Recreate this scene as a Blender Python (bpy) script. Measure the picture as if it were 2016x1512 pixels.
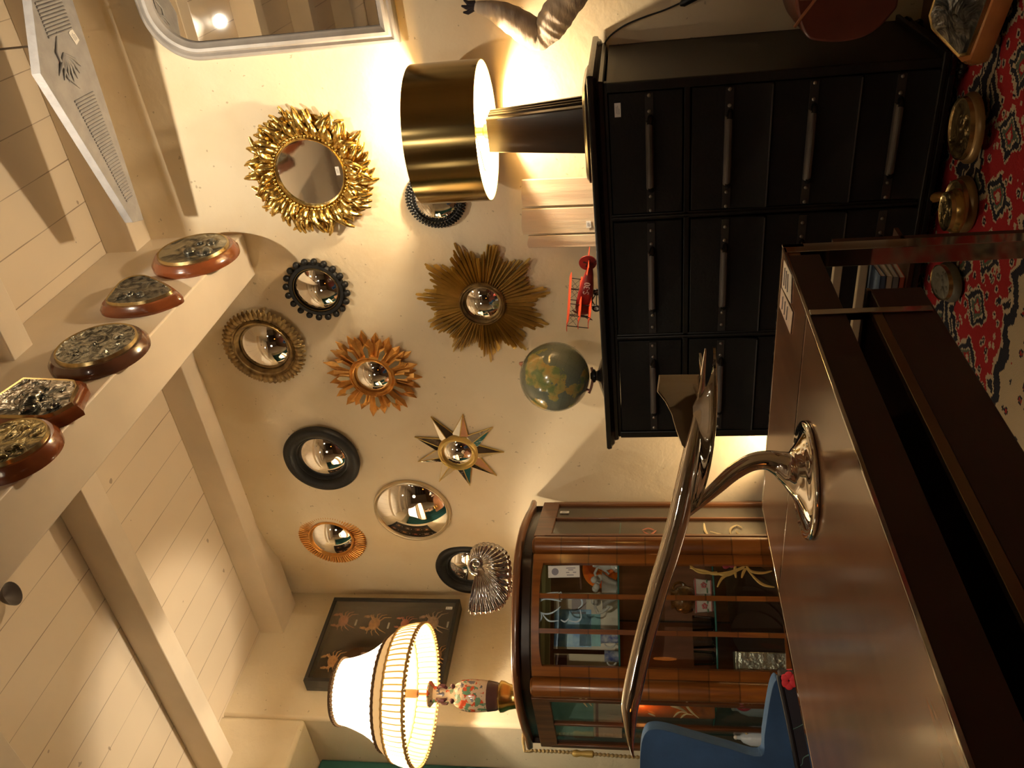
import bpy, bmesh, math, random
from mathutils import Vector, Matrix
PI = math.pi
rnd = random.Random(7)
sc = bpy.context.scene
for o in list(bpy.data.objects): bpy.data.objects.remove(o)

# ------------------------------------------------------------------ camera, world, lights, exposure
F = 1650.0; CU, CV = 756.0, 1008.0            # focal length in pixels of the 2016 x 1512 frame
YAW, PITCH, ROLL = math.radians(33.75), math.radians(8.8), math.radians(-1.43)
EYE = 1.0                                      # eye height above the floor (metres)
fw = Vector((-math.sin(YAW)*math.cos(PITCH), math.cos(YAW)*math.cos(PITCH), math.sin(PITCH)))
r0 = Vector((math.cos(YAW), math.sin(YAW), 0)); u0 = r0.cross(fw)
rt = math.cos(ROLL)*r0 + math.sin(ROLL)*u0; up = -math.sin(ROLL)*r0 + math.cos(ROLL)*u0
cam = bpy.data.cameras.new('camera'); cam.sensor_width = 36; cam.sensor_fit = 'HORIZONTAL'
cam.lens = F/2016*36; cam.clip_start = .02
co = bpy.data.objects.new('camera', cam); sc.collection.objects.link(co)
# the phone was held on its side: the room's up direction points to the left of the frame
m = Matrix((-up, rt, -fw)).transposed().to_4x4(); m.translation = Vector((0, 0, EYE)); co.matrix_world = m
sc.camera = co
sc.view_settings.view_transform = 'Standard'; sc.view_settings.look = 'None'
sc.view_settings.gamma = 1; sc.view_settings.use_curve_mapping = False
sc.view_settings.exposure = 0.0
w = bpy.data.worlds.new('world'); sc.world = w; w.use_nodes = True
w.node_tree.nodes['Background'].inputs[0].default_value = (.9, .7, .45, 1)
w.node_tree.nodes['Background'].inputs[1].default_value = .05

def light(name, kind, loc, power, col, size=.03, target=None, angle=60, blend=.5, parent=None):
    l = bpy.data.lights.new(name, kind); l.energy = power; l.color = col
    if kind in ('POINT', 'SPOT'): l.shadow_soft_size = size
    if kind == 'SPOT': l.spot_size = math.radians(angle); l.spot_blend = blend
    o = bpy.data.objects.new(name, l); sc.collection.objects.link(o); o.location = loc
    if target: o.rotation_euler = (Vector(target)-Vector(loc)).to_track_quat('-Z', 'Y').to_euler()
    return o
WARM = (1, .80, .54); WARMER = (1, .70, .38); SOFT = (1, .86, .66)
# ceiling spots of the shop behind and beside the camera: (x, y, z, target, power)
SPOTS = [((-.72, 1.76, 3.285), (-.74, 3.3, 2.62), 125), ((-.3, -2.2, 3.05), (-1.4, 3.3, 1.6), 36), ((-2.6, .8, 3.26), (-2.9, 3.3, 1.5), 22), ((.7, -1.0, 3.05), (-1.0, .8, .7), 20), ((.35, -.75, 3.05), (-2.75, 2.45, .95), 130)]  # first spot assumed from the joist shadow; the last is added to brighten the cabinet
for i, (p, t, e) in enumerate(SPOTS):
    light('spot_bulb', 'SPOT', p, e, SOFT, .022, t, (78, 95, 95, 95, 40)[i], (1., .7, .7, .7, .8)[i])
light('fill_bulb', 'POINT', (-.4, -1.4, 2.55), 22, SOFT, .14)  # both hanging globes are added for general fill light
light('fill_bulb', 'POINT', (-2.6, .2, 2.35), 8, SOFT, .14)

# ------------------------------------------------------------------ pixel rays (a pixel of the photo meets a real plane of the room)
def ray(x, y): return (1512-y-CU)*rt + (CV-x)*up + F*fw
def on(x, y, ax, val):
    d = ray(x, y); v = val-(EYE if ax == 2 else 0); p = d*(v/d[ax]); return Vector((p.x, p.y, p.z+EYE))
def onplane(x, y, O, n):
    d = ray(x, y); O = Vector(O)-Vector((0, 0, EYE)); k = O.dot(n)/d.dot(n); return d*k+Vector((0, 0, EYE))

# ------------------------------------------------------------------ materials
MATS = {}
def mat(name, col=(.5, .5, .5), rough=.5, metal=0., var=0., vscale=8., bump=0., bscale=30., spec=.5, coat=0., stretch=(1, 1, 1), col2=None, trans=0.):
    if name in MATS: return MATS[name]
    m = bpy.data.materials.new(name); m.use_nodes = True; MATS[name] = m
    nt = m.node_tree; b = nt.nodes['Principled BSDF']
    b.inputs['Base Color'].default_value = (*col, 1); b.inputs['Roughness'].default_value = rough
    b.inputs['Metallic'].default_value = metal; b.inputs['Specular IOR Level'].default_value = spec
    b.inputs['Coat Weight'].default_value = coat; b.inputs['Coat Roughness'].default_value = .08
    if var or bump:
        tc = nt.nodes.new('ShaderNodeTexCoord'); mp = nt.nodes.new('ShaderNodeMapping'); mp.inputs['Scale'].default_value = stretch
        nt.links.new(tc.outputs['Object'], mp.inputs[0])
        if var:
            n = nt.nodes.new('ShaderNodeTexNoise'); n.inputs['Scale'].default_value = vscale; n.inputs['Detail'].default_value = 6
            nt.links.new(mp.outputs[0], n.inputs['Vector'])
            r = nt.nodes.new('ShaderNodeValToRGB'); c2 = col2 or tuple(c*(1-var) for c in col)
            r.color_ramp.elements[0].position = .35; r.color_ramp.elements[1].position = .65
            r.color_ramp.elements[0].color = (*c2, 1); r.color_ramp.elements[1].color = (*col, 1)
            nt.links.new(n.outputs[0], r.inputs[0]); nt.links.new(r.outputs[0], b.inputs['Base Color'])
        if bump:
            n2 = nt.nodes.new('ShaderNodeTexNoise'); n2.inputs['Scale'].default_value = bscale; n2.inputs['Detail'].default_value = 5
            nt.links.new(mp.outputs[0], n2.inputs['Vector'])
            bp = nt.nodes.new('ShaderNodeBump'); bp.inputs['Strength'].default_value = bump; bp.inputs['Distance'].default_value = .01
            nt.links.new(n2.outputs[0], bp.inputs['Height']); nt.links.new(bp.outputs[0], b.inputs['Normal'])
    return m
def emis(name, col, s):
    if name in MATS: return MATS[name]
    m = bpy.data.materials.new(name); m.use_nodes = True; MATS[name] = m
    b = m.node_tree.nodes['Principled BSDF']; b.inputs['Base Color'].default_value = (*col, 1)
    b.inputs['Emission Color'].default_value = (*col, 1); b.inputs['Emission Strength'].default_value = s
    return m
def glassmat(name, tint=(.955, .975, .96), refl=.5):
    if name in MATS: return MATS[name]
    m = bpy.data.materials.new(name); m.use_nodes = True; MATS[name] = m; nt = m.node_tree
    nt.nodes.remove(nt.nodes['Principled BSDF'])
    t = nt.nodes.new('ShaderNodeBsdfTransparent'); t.inputs[0].default_value = (*tint, 1)
    g = nt.nodes.new('ShaderNodeBsdfGlossy'); g.inputs['Roughness'].default_value = .02
    fr = nt.nodes.new('ShaderNodeFresnel'); fr.inputs[0].default_value = 1.45
    mx = nt.nodes.new('ShaderNodeMixShader')
    mm = nt.nodes.new('ShaderNodeMath'); mm.operation = 'MULTIPLY'; mm.inputs[1].default_value = refl; nt.links.new(fr.outputs[0], mm.inputs[0])
    nt.links.new(mm.outputs[0], mx.inputs[0]); nt.links.new(t.outputs[0], mx.inputs[1]); nt.links.new(g.outputs[0], mx.inputs[2])
    nt.links.new(mx.outputs[0], nt.nodes['Material Output'].inputs[0]); return m
def shade_cloth(name, col, tr):
    if name in MATS: return MATS[name]
    m = bpy.data.materials.new(name); m.use_nodes = True; MATS[name] = m; nt = m.node_tree
    nt.nodes.remove(nt.nodes['Principled BSDF'])
    d = nt.nodes.new('ShaderNodeBsdfDiffuse'); d.inputs[0].default_value = (*col, 1)
    t = nt.nodes.new('ShaderNodeBsdfTranslucent'); t.inputs[0].default_value = (*col, 1)
    mx = nt.nodes.new('ShaderNodeMixShader'); mx.inputs[0].default_value = tr
    nt.links.new(d.outputs[0], mx.inputs[1]); nt.links.new(t.outputs[0], mx.inputs[2]); nt.links.new(mx.outputs[0], nt.nodes['Material Output'].inputs[0])
    return m
def N(nt, t, **k):
    n = nt.nodes.new(t)
    for a, v in k.items(): setattr(n, a, v)
    return n
def math_(nt, op, a, b=None, c=None):
    n = nt.nodes.new('ShaderNodeMath'); n.operation = op
    for i, v in enumerate((a, b, c)):
        if v is None: continue
        if isinstance(v, (int, float)): n.inputs[i].default_value = v
        else: nt.links.new(v, n.inputs[i])
    return n.outputs[0]
def mixc(nt, f, a, b):
    n = nt.nodes.new('ShaderNodeMix'); n.data_type = 'RGBA'
    for s, v in ((0, f), (6, a), (7, b)):
        if isinstance(v, (int, float)): n.inputs[s].default_value = v
        elif isinstance(v, tuple): n.inputs[s].default_value = (*v, 1)
        else: nt.links.new(v, n.inputs[s])
    return n.outputs[2]
def plaster(name, base, stain):
    m = bpy.data.materials.new(name); m.use_nodes = True; nt = m.node_tree; b = nt.nodes['Principled BSDF']
    b.inputs['Roughness'].default_value = .62; b.inputs['Specular IOR Level'].default_value = .3
    tc = N(nt, 'ShaderNodeTexCoord')
    n1 = N(nt, 'ShaderNodeTexNoise'); n1.inputs['Scale'].default_value = 1.6; n1.inputs['Detail'].default_value = 5
    n2 = N(nt, 'ShaderNodeTexNoise'); n2.inputs['Scale'].default_value = 3.2; n2.inputs['Detail'].default_value = 7; n2.inputs['Distortion'].default_value = .5
    n3 = N(nt, 'ShaderNodeTexNoise'); n3.inputs['Scale'].default_value = 38; n3.inputs['Detail'].default_value = 2
    for n in (n1, n2, n3): nt.links.new(tc.outputs['Object'], n.inputs['Vector'])
    f = math_(nt, 'MULTIPLY', math_(nt, 'SUBTRACT', n1.outputs[0], .45), 3.0)
    cl = N(nt, 'ShaderNodeClamp'); nt.links.new(f, cl.inputs[0])
    c = mixc(nt, math_(nt, 'MULTIPLY', cl.outputs[0], .75), base, stain)
    f2 = math_(nt, 'GREATER_THAN', n3.outputs[0], .735)
    nt.links.new(mixc(nt, math_(nt, 'MULTIPLY', f2, .45), c, (.25, .17, .09)), b.inputs['Base Color'])
    h = math_(nt, 'ADD', math_(nt, 'MULTIPLY', n2.outputs[0], 1.2), math_(nt, 'MULTIPLY', n3.outputs[0], .12))
    # trowel ridges: thin lines where a distorted noise crosses its middle
    rd = math_(nt, 'SUBTRACT', 1.0, math_(nt, 'MULTIPLY', math_(nt, 'ABSOLUTE', math_(nt, 'SUBTRACT', n2.outputs[0], .5)), 22.)); c3 = N(nt, 'ShaderNodeClamp'); nt.links.new(rd, c3.inputs[0])
    h = math_(nt, 'ADD', h, math_(nt, 'MULTIPLY', c3.outputs[0], .02))
    bp = N(nt, 'ShaderNodeBump'); bp.inputs['Strength'].default_value = .42; bp.inputs['Distance'].default_value = .02
    nt.links.new(h, bp.inputs['Height']); nt.links.new(bp.outputs[0], b.inputs['Normal'])
    return m
def boards(name, base, axis, width, gap, dark, ph=0.):
    "painted planks: thin dark joints every `width` metres along one axis"
    m = bpy.data.materials.new(name); m.use_nodes = True; nt = m.node_tree; b = nt.nodes['Principled BSDF']
    b.inputs['Roughness'].default_value = .45
    tc = N(nt, 'ShaderNodeTexCoord'); sp = N(nt, 'ShaderNodeSeparateXYZ'); nt.links.new(tc.outputs['Object'], sp.inputs[0])
    n = N(nt, 'ShaderNodeTexNoise'); n.inputs['Scale'].default_value = 2.2; n.inputs['Detail'].default_value = 5; nt.links.new(tc.outputs['Object'], n.inputs['Vector'])
    n4 = N(nt, 'ShaderNodeTexNoise'); n4.inputs['Scale'].default_value = 3.; nt.links.new(tc.outputs['Object'], n4.inputs['Vector'])
    x = math_(nt, 'ADD', sp.outputs[axis], ph)
    fr = math_(nt, 'FRACT', math_(nt, 'DIVIDE', x, width))
    wd = math_(nt, 'MULTIPLY', n4.outputs[0], gap/width*1.2)
    j = math_(nt, 'LESS_THAN', fr, wd)
    n5 = N(nt, 'ShaderNodeTexNoise'); n5.inputs['Scale'].default_value = 14; nt.links.new(tc.outputs['Object'], n5.inputs['Vector'])
    kn = math_(nt, 'GREATER_THAN', n5.outputs[0], .755)
    c = mixc(nt, n.outputs[0], base, tuple(v*.86 for v in base))
    c = mixc(nt, math_(nt, 'MULTIPLY', kn, .6), c, dark)
    c = mixc(nt, math_(nt, 'MULTIPLY', j, math_(nt, 'ADD', .15, n4.outputs[0])), c, dark)
    nt.links.new(c, b.inputs['Base Color'])
    bp = N(nt, 'ShaderNodeBump'); bp.inputs['Strength'].default_value = .4; bp.inputs['Distance'].default_value = .006
    nt.links.new(math_(nt, 'SUBTRACT', n.outputs[0], j), bp.inputs['Height']); nt.links.new(bp.outputs[0], b.inputs['Normal'])
    return m
def veneer(name, c1, c2, band=None, axis=2, rough=.28, scale=(30, 30, 2.5), coat=.3):
    m = bpy.data.materials.new(name); m.use_nodes = True; nt = m.node_tree; b = nt.nodes['Principled BSDF']; MATS[name] = m
    b.inputs['Roughness'].default_value = rough; b.inputs['Coat Weight'].default_value = coat; b.inputs['Coat Roughness'].default_value = .1
    tc = N(nt, 'ShaderNodeTexCoord'); mp = N(nt, 'ShaderNodeMapping'); mp.inputs['Scale'].default_value = scale; nt.links.new(tc.outputs['Object'], mp.inputs[0])
    n = N(nt, 'ShaderNodeTexNoise'); n.inputs['Scale'].default_value = 1.; n.inputs['Detail'].default_value = 8; n.inputs['Distortion'].default_value = .6
    nt.links.new(mp.outputs[0], n.inputs['Vector'])
    r = N(nt, 'ShaderNodeValToRGB'); r.color_ramp.elements[0].position = .3; r.color_ramp.elements[1].position = .68
    r.color_ramp.elements[0].color = (*c2, 1); r.color_ramp.elements[1].color = (*c1, 1); nt.links.new(n.outputs[0], r.inputs[0])
    c = r.outputs[0]
    if band:
        sp = N(nt, 'ShaderNodeSeparateXYZ'); nt.links.new(tc.outputs['Object'], sp.inputs[0])
        q = math_(nt, 'DIVIDE', sp.outputs[axis], band); fr = math_(nt, 'FRACT', q)
        wn = N(nt, 'ShaderNodeTexWhiteNoise'); wn.noise_dimensions = '1D'; nt.links.new(math_(nt, 'FLOOR', q), wn.inputs['W'])
        c = mixc(nt, math_(nt, 'MULTIPLY', wn.outputs[0], .55), c, tuple(v*.45 for v in c2))
        c = mixc(nt, math_(nt, 'MULTIPLY', math_(nt, 'LESS_THAN', fr, .05), .6), c, tuple(v*.3 for v in c2))
    nt.links.new(c, b.inputs['Base Color']); return m
def gilt(name, c1, c2, rough=.33, scale=40, bump=.3, metal=.9):
    return mat(name, c1, rough, metal, var=.5, vscale=scale, col2=c2, bump=bump, bscale=scale*2)

# ------------------------------------------------------------------ mesh helpers
class MB:
    def __init__(s): s.v = []; s.f = []; s.m = []; s.cur = 0
    def add(s, vs, fs, M=None):
        k = len(s.v); s.v += [(M @ Vector(v)) if M else Vector(v) for v in vs]
        s.f += [tuple(i+k for i in f) for f in fs]; s.m += [s.cur]*len(fs)
    def box(s, x0, x1, y0, y1, z0, z1, M=None):
        s.add([(x, y, z) for x in (x0, x1) for y in (y0, y1) for z in (z0, z1)],
              [(0, 1, 3, 2), (4, 6, 7, 5), (0, 4, 5, 1), (2, 3, 7, 6), (0, 2, 6, 4), (1, 5, 7, 3)], M)
    def cbox(s, c, h, M=None): s.box(c[0]-h[0], c[0]+h[0], c[1]-h[1], c[1]+h[1], c[2]-h[2], c[2]+h[2], M)
    def lathe(s, prof, n=32, M=None, closed=False, mod=None, caps=True):
        vs = []; L = len(prof)
        for i, (r, z) in enumerate(prof):
            for j in range(n):
                a = 2*PI*j/n; rr = r*(mod(a, i, z) if mod else 1); vs.append((rr*math.cos(a), rr*math.sin(a), z))
        fs = []
        for i in range(L if closed else L-1):
            for j in range(n):
                a, b = i*n+j, i*n+(j+1) % n; c, d = ((i+1) % L)*n+(j+1) % n, ((i+1) % L)*n+j; fs.append((a, b, c, d))
        if not closed and caps:
            fs.append(tuple(range(n-1, -1, -1))); fs.append(tuple(range((L-1)*n, L*n)))
        s.add(vs, fs, M)
    def tube(s, pts, rad, n=10, M=None, cap=True, flat=1., closed=False, upv=None, twist=0, tans=None):
        pts = [Vector(p) for p in pts]; K = len(pts); R = rad if isinstance(rad, (list, tuple)) else [rad]*K
        vs = []; prev = Vector(upv) if upv else None
        for i, p in enumerate(pts):
            if closed: t = (pts[(i+1) % K]-pts[i-1])
            else: t = (pts[min(i+1, K-1)]-pts[max(i-1, 0)])
            t = t.normalized() if t.length > 1e-9 else Vector((0, 0, 1))
            if tans and tans[i]: t = (t*(1-tans[i])+Vector((0, 0, -1))*tans[i]).normalized()
            if prev is None: prev = Vector((0, 0, 1)) if abs(t.z) < .9 else Vector((1, 0, 0))
            a = (prev-t*prev.dot(t)); a = a.normalized() if a.length > 1e-6 else t.orthogonal().normalized(); b = t.cross(a)
            if not upv: prev = a
            for j in range(n):
                g = 2*PI*j/n+twist*i; vs.append(p+R[i]*(math.cos(g)*a+math.sin(g)*flat*b))
        fs = []
        for i in range(K if closed else K-1):
            for j in range(n):
                i2 = (i+1) % K; fs.append((i*n+j, i*n+(j+1) % n, i2*n+(j+1) % n, i2*n+j))
        if cap and not closed: fs.append(tuple(range(n-1, -1, -1))); fs.append(tuple(range((K-1)*n, K*n)))
        s.add(vs, fs, M)
    def prism(s, poly, z0, z1, M=None, bev=0.):
        n = len(poly); c = Vector((sum(p[0] for p in poly)/n, sum(p[1] for p in poly)/n))
        rings = [(z0, 1.)] if not bev else [(z0, 1.)]
        def sh(k): return [(c.x+(p[0]-c.x)*k, c.y+(p[1]-c.y)*k) for p in poly]
        lay = [(z0, poly), (z1, poly)] if not bev else [(z0, poly), (z1-bev, poly), (z1, sh(1-bev/max(.01, max((Vector(p)-c).length for p in poly))))]
        vs = [(x, y, z) for z, pl in lay for x, y in pl]; fs = [tuple(range(n-1, -1, -1)), tuple(range((len(lay)-1)*n, len(lay)*n))]
        for k in range(len(lay)-1):
            for j in range(n): fs.append((k*n+j, k*n+(j+1) % n, (k+1)*n+(j+1) % n, (k+1)*n+j))
        s.add(vs, fs, M)
    def ball(s, c, r, nu=16, nv=10, sc=(1, 1, 1), M=None):
        vs = [(c[0], c[1], c[2]+r*sc[2])]; fs = []
        for i in range(1, nv):
            th = PI*i/nv
            for j in range(nu):
                a = 2*PI*j/nu; vs.append((c[0]+r*sc[0]*math.sin(th)*math.cos(a), c[1]+r*sc[1]*math.sin(th)*math.sin(a), c[2]+r*sc[2]*math.cos(th)))
        vs.append((c[0], c[1], c[2]-r*sc[2])); L = len(vs)-1
        for j in range(nu):
            fs.append((0, 1+j, 1+(j+1) % nu)); fs.append((L, 1+(nv-2)*nu+(j+1) % nu, 1+(nv-2)*nu+j))
        for i in range(nv-2):
            for j in range(nu): fs.append((1+i*nu+j, 1+(i+1)*nu+j, 1+(i+1)*nu+(j+1) % nu, 1+i*nu+(j+1) % nu))
        s.add(vs, fs, M)
    def sheet(s, fn, nu, nv, th=0., M=None):
        "surface fn(a,b)->point over [0,1]^2, thickened along its normal when th"
        P = [[Vector(fn(i/nu, j/nv)) for j in range(nv+1)] for i in range(nu+1)]
        vs = [p for r in P for p in r]; K = nv+1
        fs = [(i*K+j, (i+1)*K+j, (i+1)*K+j+1, i*K+j+1) for i in range(nu) for j in range(nv)]
        if th:
            off = []
            for i in range(nu+1):
                for j in range(nv+1):
                    du = P[min(i+1, nu)][j]-P[max(i-1, 0)][j]; dv = P[i][min(j+1, nv)]-P[i][max(j-1, 0)]
                    nn = du.cross(dv); nn = nn.normalized() if nn.length > 1e-9 else Vector((0, 0, 1)); off.append(P[i][j]+nn*th)
            L = len(vs); vs = vs+off; fs = fs+[tuple(q+L for q in reversed(f)) for f in fs]
            ed = [i*K for i in range(nu+1)]+[nu*K+j for j in range(1, K)]+[i*K+nv for i in range(nu-1, -1, -1)]+[j for j in range(nv-1, 0, -1)]
            for a, b in zip(ed, ed[1:]+ed[:1]): fs.append((a, b, b+L, a+L))
        s.add(vs, fs, M)
    def build(s, name, mats, parent=None, bevel=0., smooth=True, ang=38, sub=0):
        me = bpy.data.meshes.new(name); me.from_pydata([tuple(v) for v in s.v], [], s.f)
        mats = mats if isinstance(mats, (list, tuple)) else [mats]
        for q in mats: me.materials.append(q)
        if len(mats) > 1:
            for p, k in zip(me.polygons, s.m): p.material_index = k
        bm = bmesh.new(); bm.from_mesh(me); bmesh.ops.recalc_face_normals(bm, faces=bm.faces); bm.to_mesh(me); bm.free()
        if smooth:
            me.shade_smooth(); me.set_sharp_from_angle(angle=math.radians(ang))
        o = bpy.data.objects.new(name, me); sc.collection.objects.link(o)
        if parent: o.parent = parent
        if bevel:
            b = o.modifiers.new('bevel', 'BEVEL'); b.width = bevel; b.segments = 2; b.limit_method = 'ANGLE'
        if sub:
            b = o.modifiers.new('sub', 'SUBSURF'); b.levels = b.render_levels = sub
        return o
def thing(name, label, cat, loc=(0, 0, 0), rot=(0, 0, 0), group=None):
    o = bpy.data.objects.new(name, None); sc.collection.objects.link(o); o.location = loc; o.rotation_euler = rot
    o.empty_display_size = .05; o['label'] = label; o['category'] = cat
    if group: o['group'] = group
    return o
def tag(o, label, cat, group=None, kind=None):
    o['label'] = label; o['category'] = cat
    if group: o['group'] = group
    if kind: o['kind'] = kind
    return o
def struct(o): o['kind'] = 'structure'; return o
def lab(o, l): o['label'] = l; return o
def dup(root, loc, rot=None, label=None, group=None):
    r = root.copy(); sc.collection.objects.link(r); r.location = loc
    if rot is not None: r.rotation_euler = rot
    if label: r['label'] = label
    if group: r['group'] = group
    for ch in list(root.children):
        c = ch.copy(); sc.collection.objects.link(c); c.parent = r
        for g in ch.children:
            d = g.copy(); sc.collection.objects.link(d); d.parent = c
    return r
def T(x, y, z): return Matrix.Translation((x, y, z))
def Rx(a): return Matrix.Rotation(a, 4, 'X')
def Ry(a): return Matrix.Rotation(a, 4, 'Y')
def Rz(a): return Matrix.Rotation(a, 4, 'Z')
def circ(cx, cy, r, n=48): return [(cx+r*math.cos(2*PI*i/n), cy+r*math.sin(2*PI*i/n)) for i in range(n)]
def spline(P, k=8, closed=False):
    P = [Vector(p) for p in P]; n = len(P); out = []
    rng = range(n if closed else n-1)
    for i in rng:
        if closed: a, b, c, d = P[i-1], P[i], P[(i+1) % n], P[(i+2) % n]
        else: a, b, c, d = P[max(i-1, 0)], P[i], P[i+1], P[min(i+2, n-1)]
        for j in range(k):
            t = j/k; out.append(.5*((2*b)+(c-a)*t+(2*a-5*b+4*c-d)*t*t+(3*b-a-3*c+d)*t**3))
    if not closed: out.append(P[-1])
    return out
def lerpl(L, k):
    out = []
    for i in range(len(L)-1): out += [L[i]+(L[i+1]-L[i])*j/k for j in range(k)]
    return out+[L[-1]]
def text_mesh(body, size, depth=.0005):
    c = bpy.data.curves.new('t', 'FONT'); c.body = body; c.size = size; c.extrude = depth; c.align_x = 'CENTER'; c.align_y = 'CENTER'
    o = bpy.data.objects.new('t', c); sc.collection.objects.link(o); bpy.context.view_layer.update()
    me = bpy.data.meshes.new_from_object(o.evaluated_get(bpy.context.evaluated_depsgraph_get()))
    vs = [tuple(v.co) for v in me.vertices]; fs = [tuple(p.vertices) for p in me.polygons]
    bpy.data.objects.remove(o); return vs, fs

# common materials
PAPER = mat('paper', (.82, .80, .76), .6); INK = mat('ink_grey', (.25, .25, .3), .7)
BLACKWOOD = mat('ebonised_wood', (.010, .009, .008), .42, var=.3, vscale=14, bump=.06, bscale=60, stretch=(1, 1, 6), spec=.35)
CHROME = mat('polished_chrome', (.82, .80, .77), .035, 1.)
DKCHROME = mat('table_chrome', (.55, .53, .5), .07, 1.)
MIRROR = mat('mirror_glass', (.93, .93, .92), .006, 1.)
GLASS = glassmat('clear_glass'); SHELF = glassmat('shelf_glass', (.76, .90, .86), .9)
def price_tag(parent, M, wd, ht, logo=False, label='white price tag'):
    "a paper slip in the local xy plane of M, facing +z, with its small print"
    b = MB(); b.box(-wd/2, wd/2, -ht/2, ht/2, 0, .001, M); t = b.build('price_tag', PAPER, parent, smooth=False); lab(t, label)
    q = MB()
    if logo:
        q.add(*[*(lambda p: ([(x, y, .0013) for x, y in p], [tuple(range(len(p)))]))(circ(-wd*.28, 0, ht*.3, 24))], M)
        rows = ((.22, .28, .30), (.22, .13, .16), (.12, -.08, .1), (.34, -.08, .1), (.2, -.3, .22))
    else: rows = ((0, .2, .5), (0, -.02, .6), (-.1, -.24, .4))
    for cx, cy, ww in rows: q.box(wd*(cx-ww/2), wd*(cx+ww/2), ht*(cy-.035), ht*(cy+.035), .001, .0014, M)
    q.build('print', INK, t, smooth=False); return t

# ================================================================== THE ROOM
WALL = plaster('wall_plaster', (.78, .665, .47), (.62, .45, .24)); WALL2 = plaster('wall_plaster_left', (.78, .68, .50), (.66, .52, .32))
PLANK = boards('ceiling_planks', (.78, .66, .50), 0, .183, .0065, (.20, .13, .08), .03); BEAM = mat('painted_beam', (.78, .67, .52), .4, var=.12, vscale=3, bump=.15, bscale=9)
YW, XL, ZC = 3.30, -3.89, 3.33
def wall_y(x):
    k = min(1, max(0, (-3.05-x)/.84)); return YW+.19*k*k*(3-2*k)
b = MB(); b.sheet(lambda u, v: (XL-.02+u*(2.8-XL), wall_y(XL+u*(2.8-XL)), v*3.4), 90, 10, -.12)
struct(b.build('wall_far', WALL, ang=60))
b = MB(); b.box(XL-.5, XL, 2.60, 3.6, 0, 3.4); b.box(XL-.5, XL, -3.6, 2.60, 2.855, 3.4); b.box(XL-.5, XL, -3.6, .6, 0, 2.855)
b.box(XL-.5, XL-.4, .6, 2.6, 0, 2.855)
struct(b.build('wall_left', WALL2, bevel=.02))
gp = on(634, 1496, 0, XL-.37)
b = MB(); b.sheet(lambda u, v: (XL-.37+.012*math.sin(u*60), gp.y-1.7*u, .02+(gp.z-.02)*v), 60, 2, .01); tag(b.build('green_curtain', mat('curtain_green', (.012, .075, .065), .85)), 'dark green curtain hanging in the left wall recess at the picture corner', 'curtain')
b = MB(); b.box(2.8, 2.9, -3.6, 3.5, 0, 3.4); struct(b.build('wall_right', WALL2))
b = MB(); b.box(XL, 2.9, -3.7, -3.6, 0, 3.4); struct(b.build('wall_near', mat('near_wall_paint', (.35, .27, .2), .7, var=.2)))
b = MB(); b.box(XL-.1, 2.9, -3.7, 3.6, ZC, ZC+.06); struct(b.build('ceiling', PLANK))
b = MB(); b.box(XL-.1, 2.9, -3.7, 3.6, -.06, 0); struct(b.build('floor', boards('floor_planks', (.16, .085, .04), 1, .14, .008, (.03, .02, .01))))
ji = 0
for k in range(8):
    y1 = [3.40, 2.385, 1.484][k] if k < 3 else 1.484-.9*(k-2)
    y0 = 3.17 if k == 0 else y1-.112
    b = MB(); b.box(XL, 2.8, y0, y1, 3.18, ZC); struct(b.build('trim_%d' % (k+1), BEAM, bevel=.004))
b = MB(); b.box(-1.57, -1.367, -3.6, 3.33, 2.737, ZC); struct(b.build('trim_9', BEAM, bevel=.006))

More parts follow.
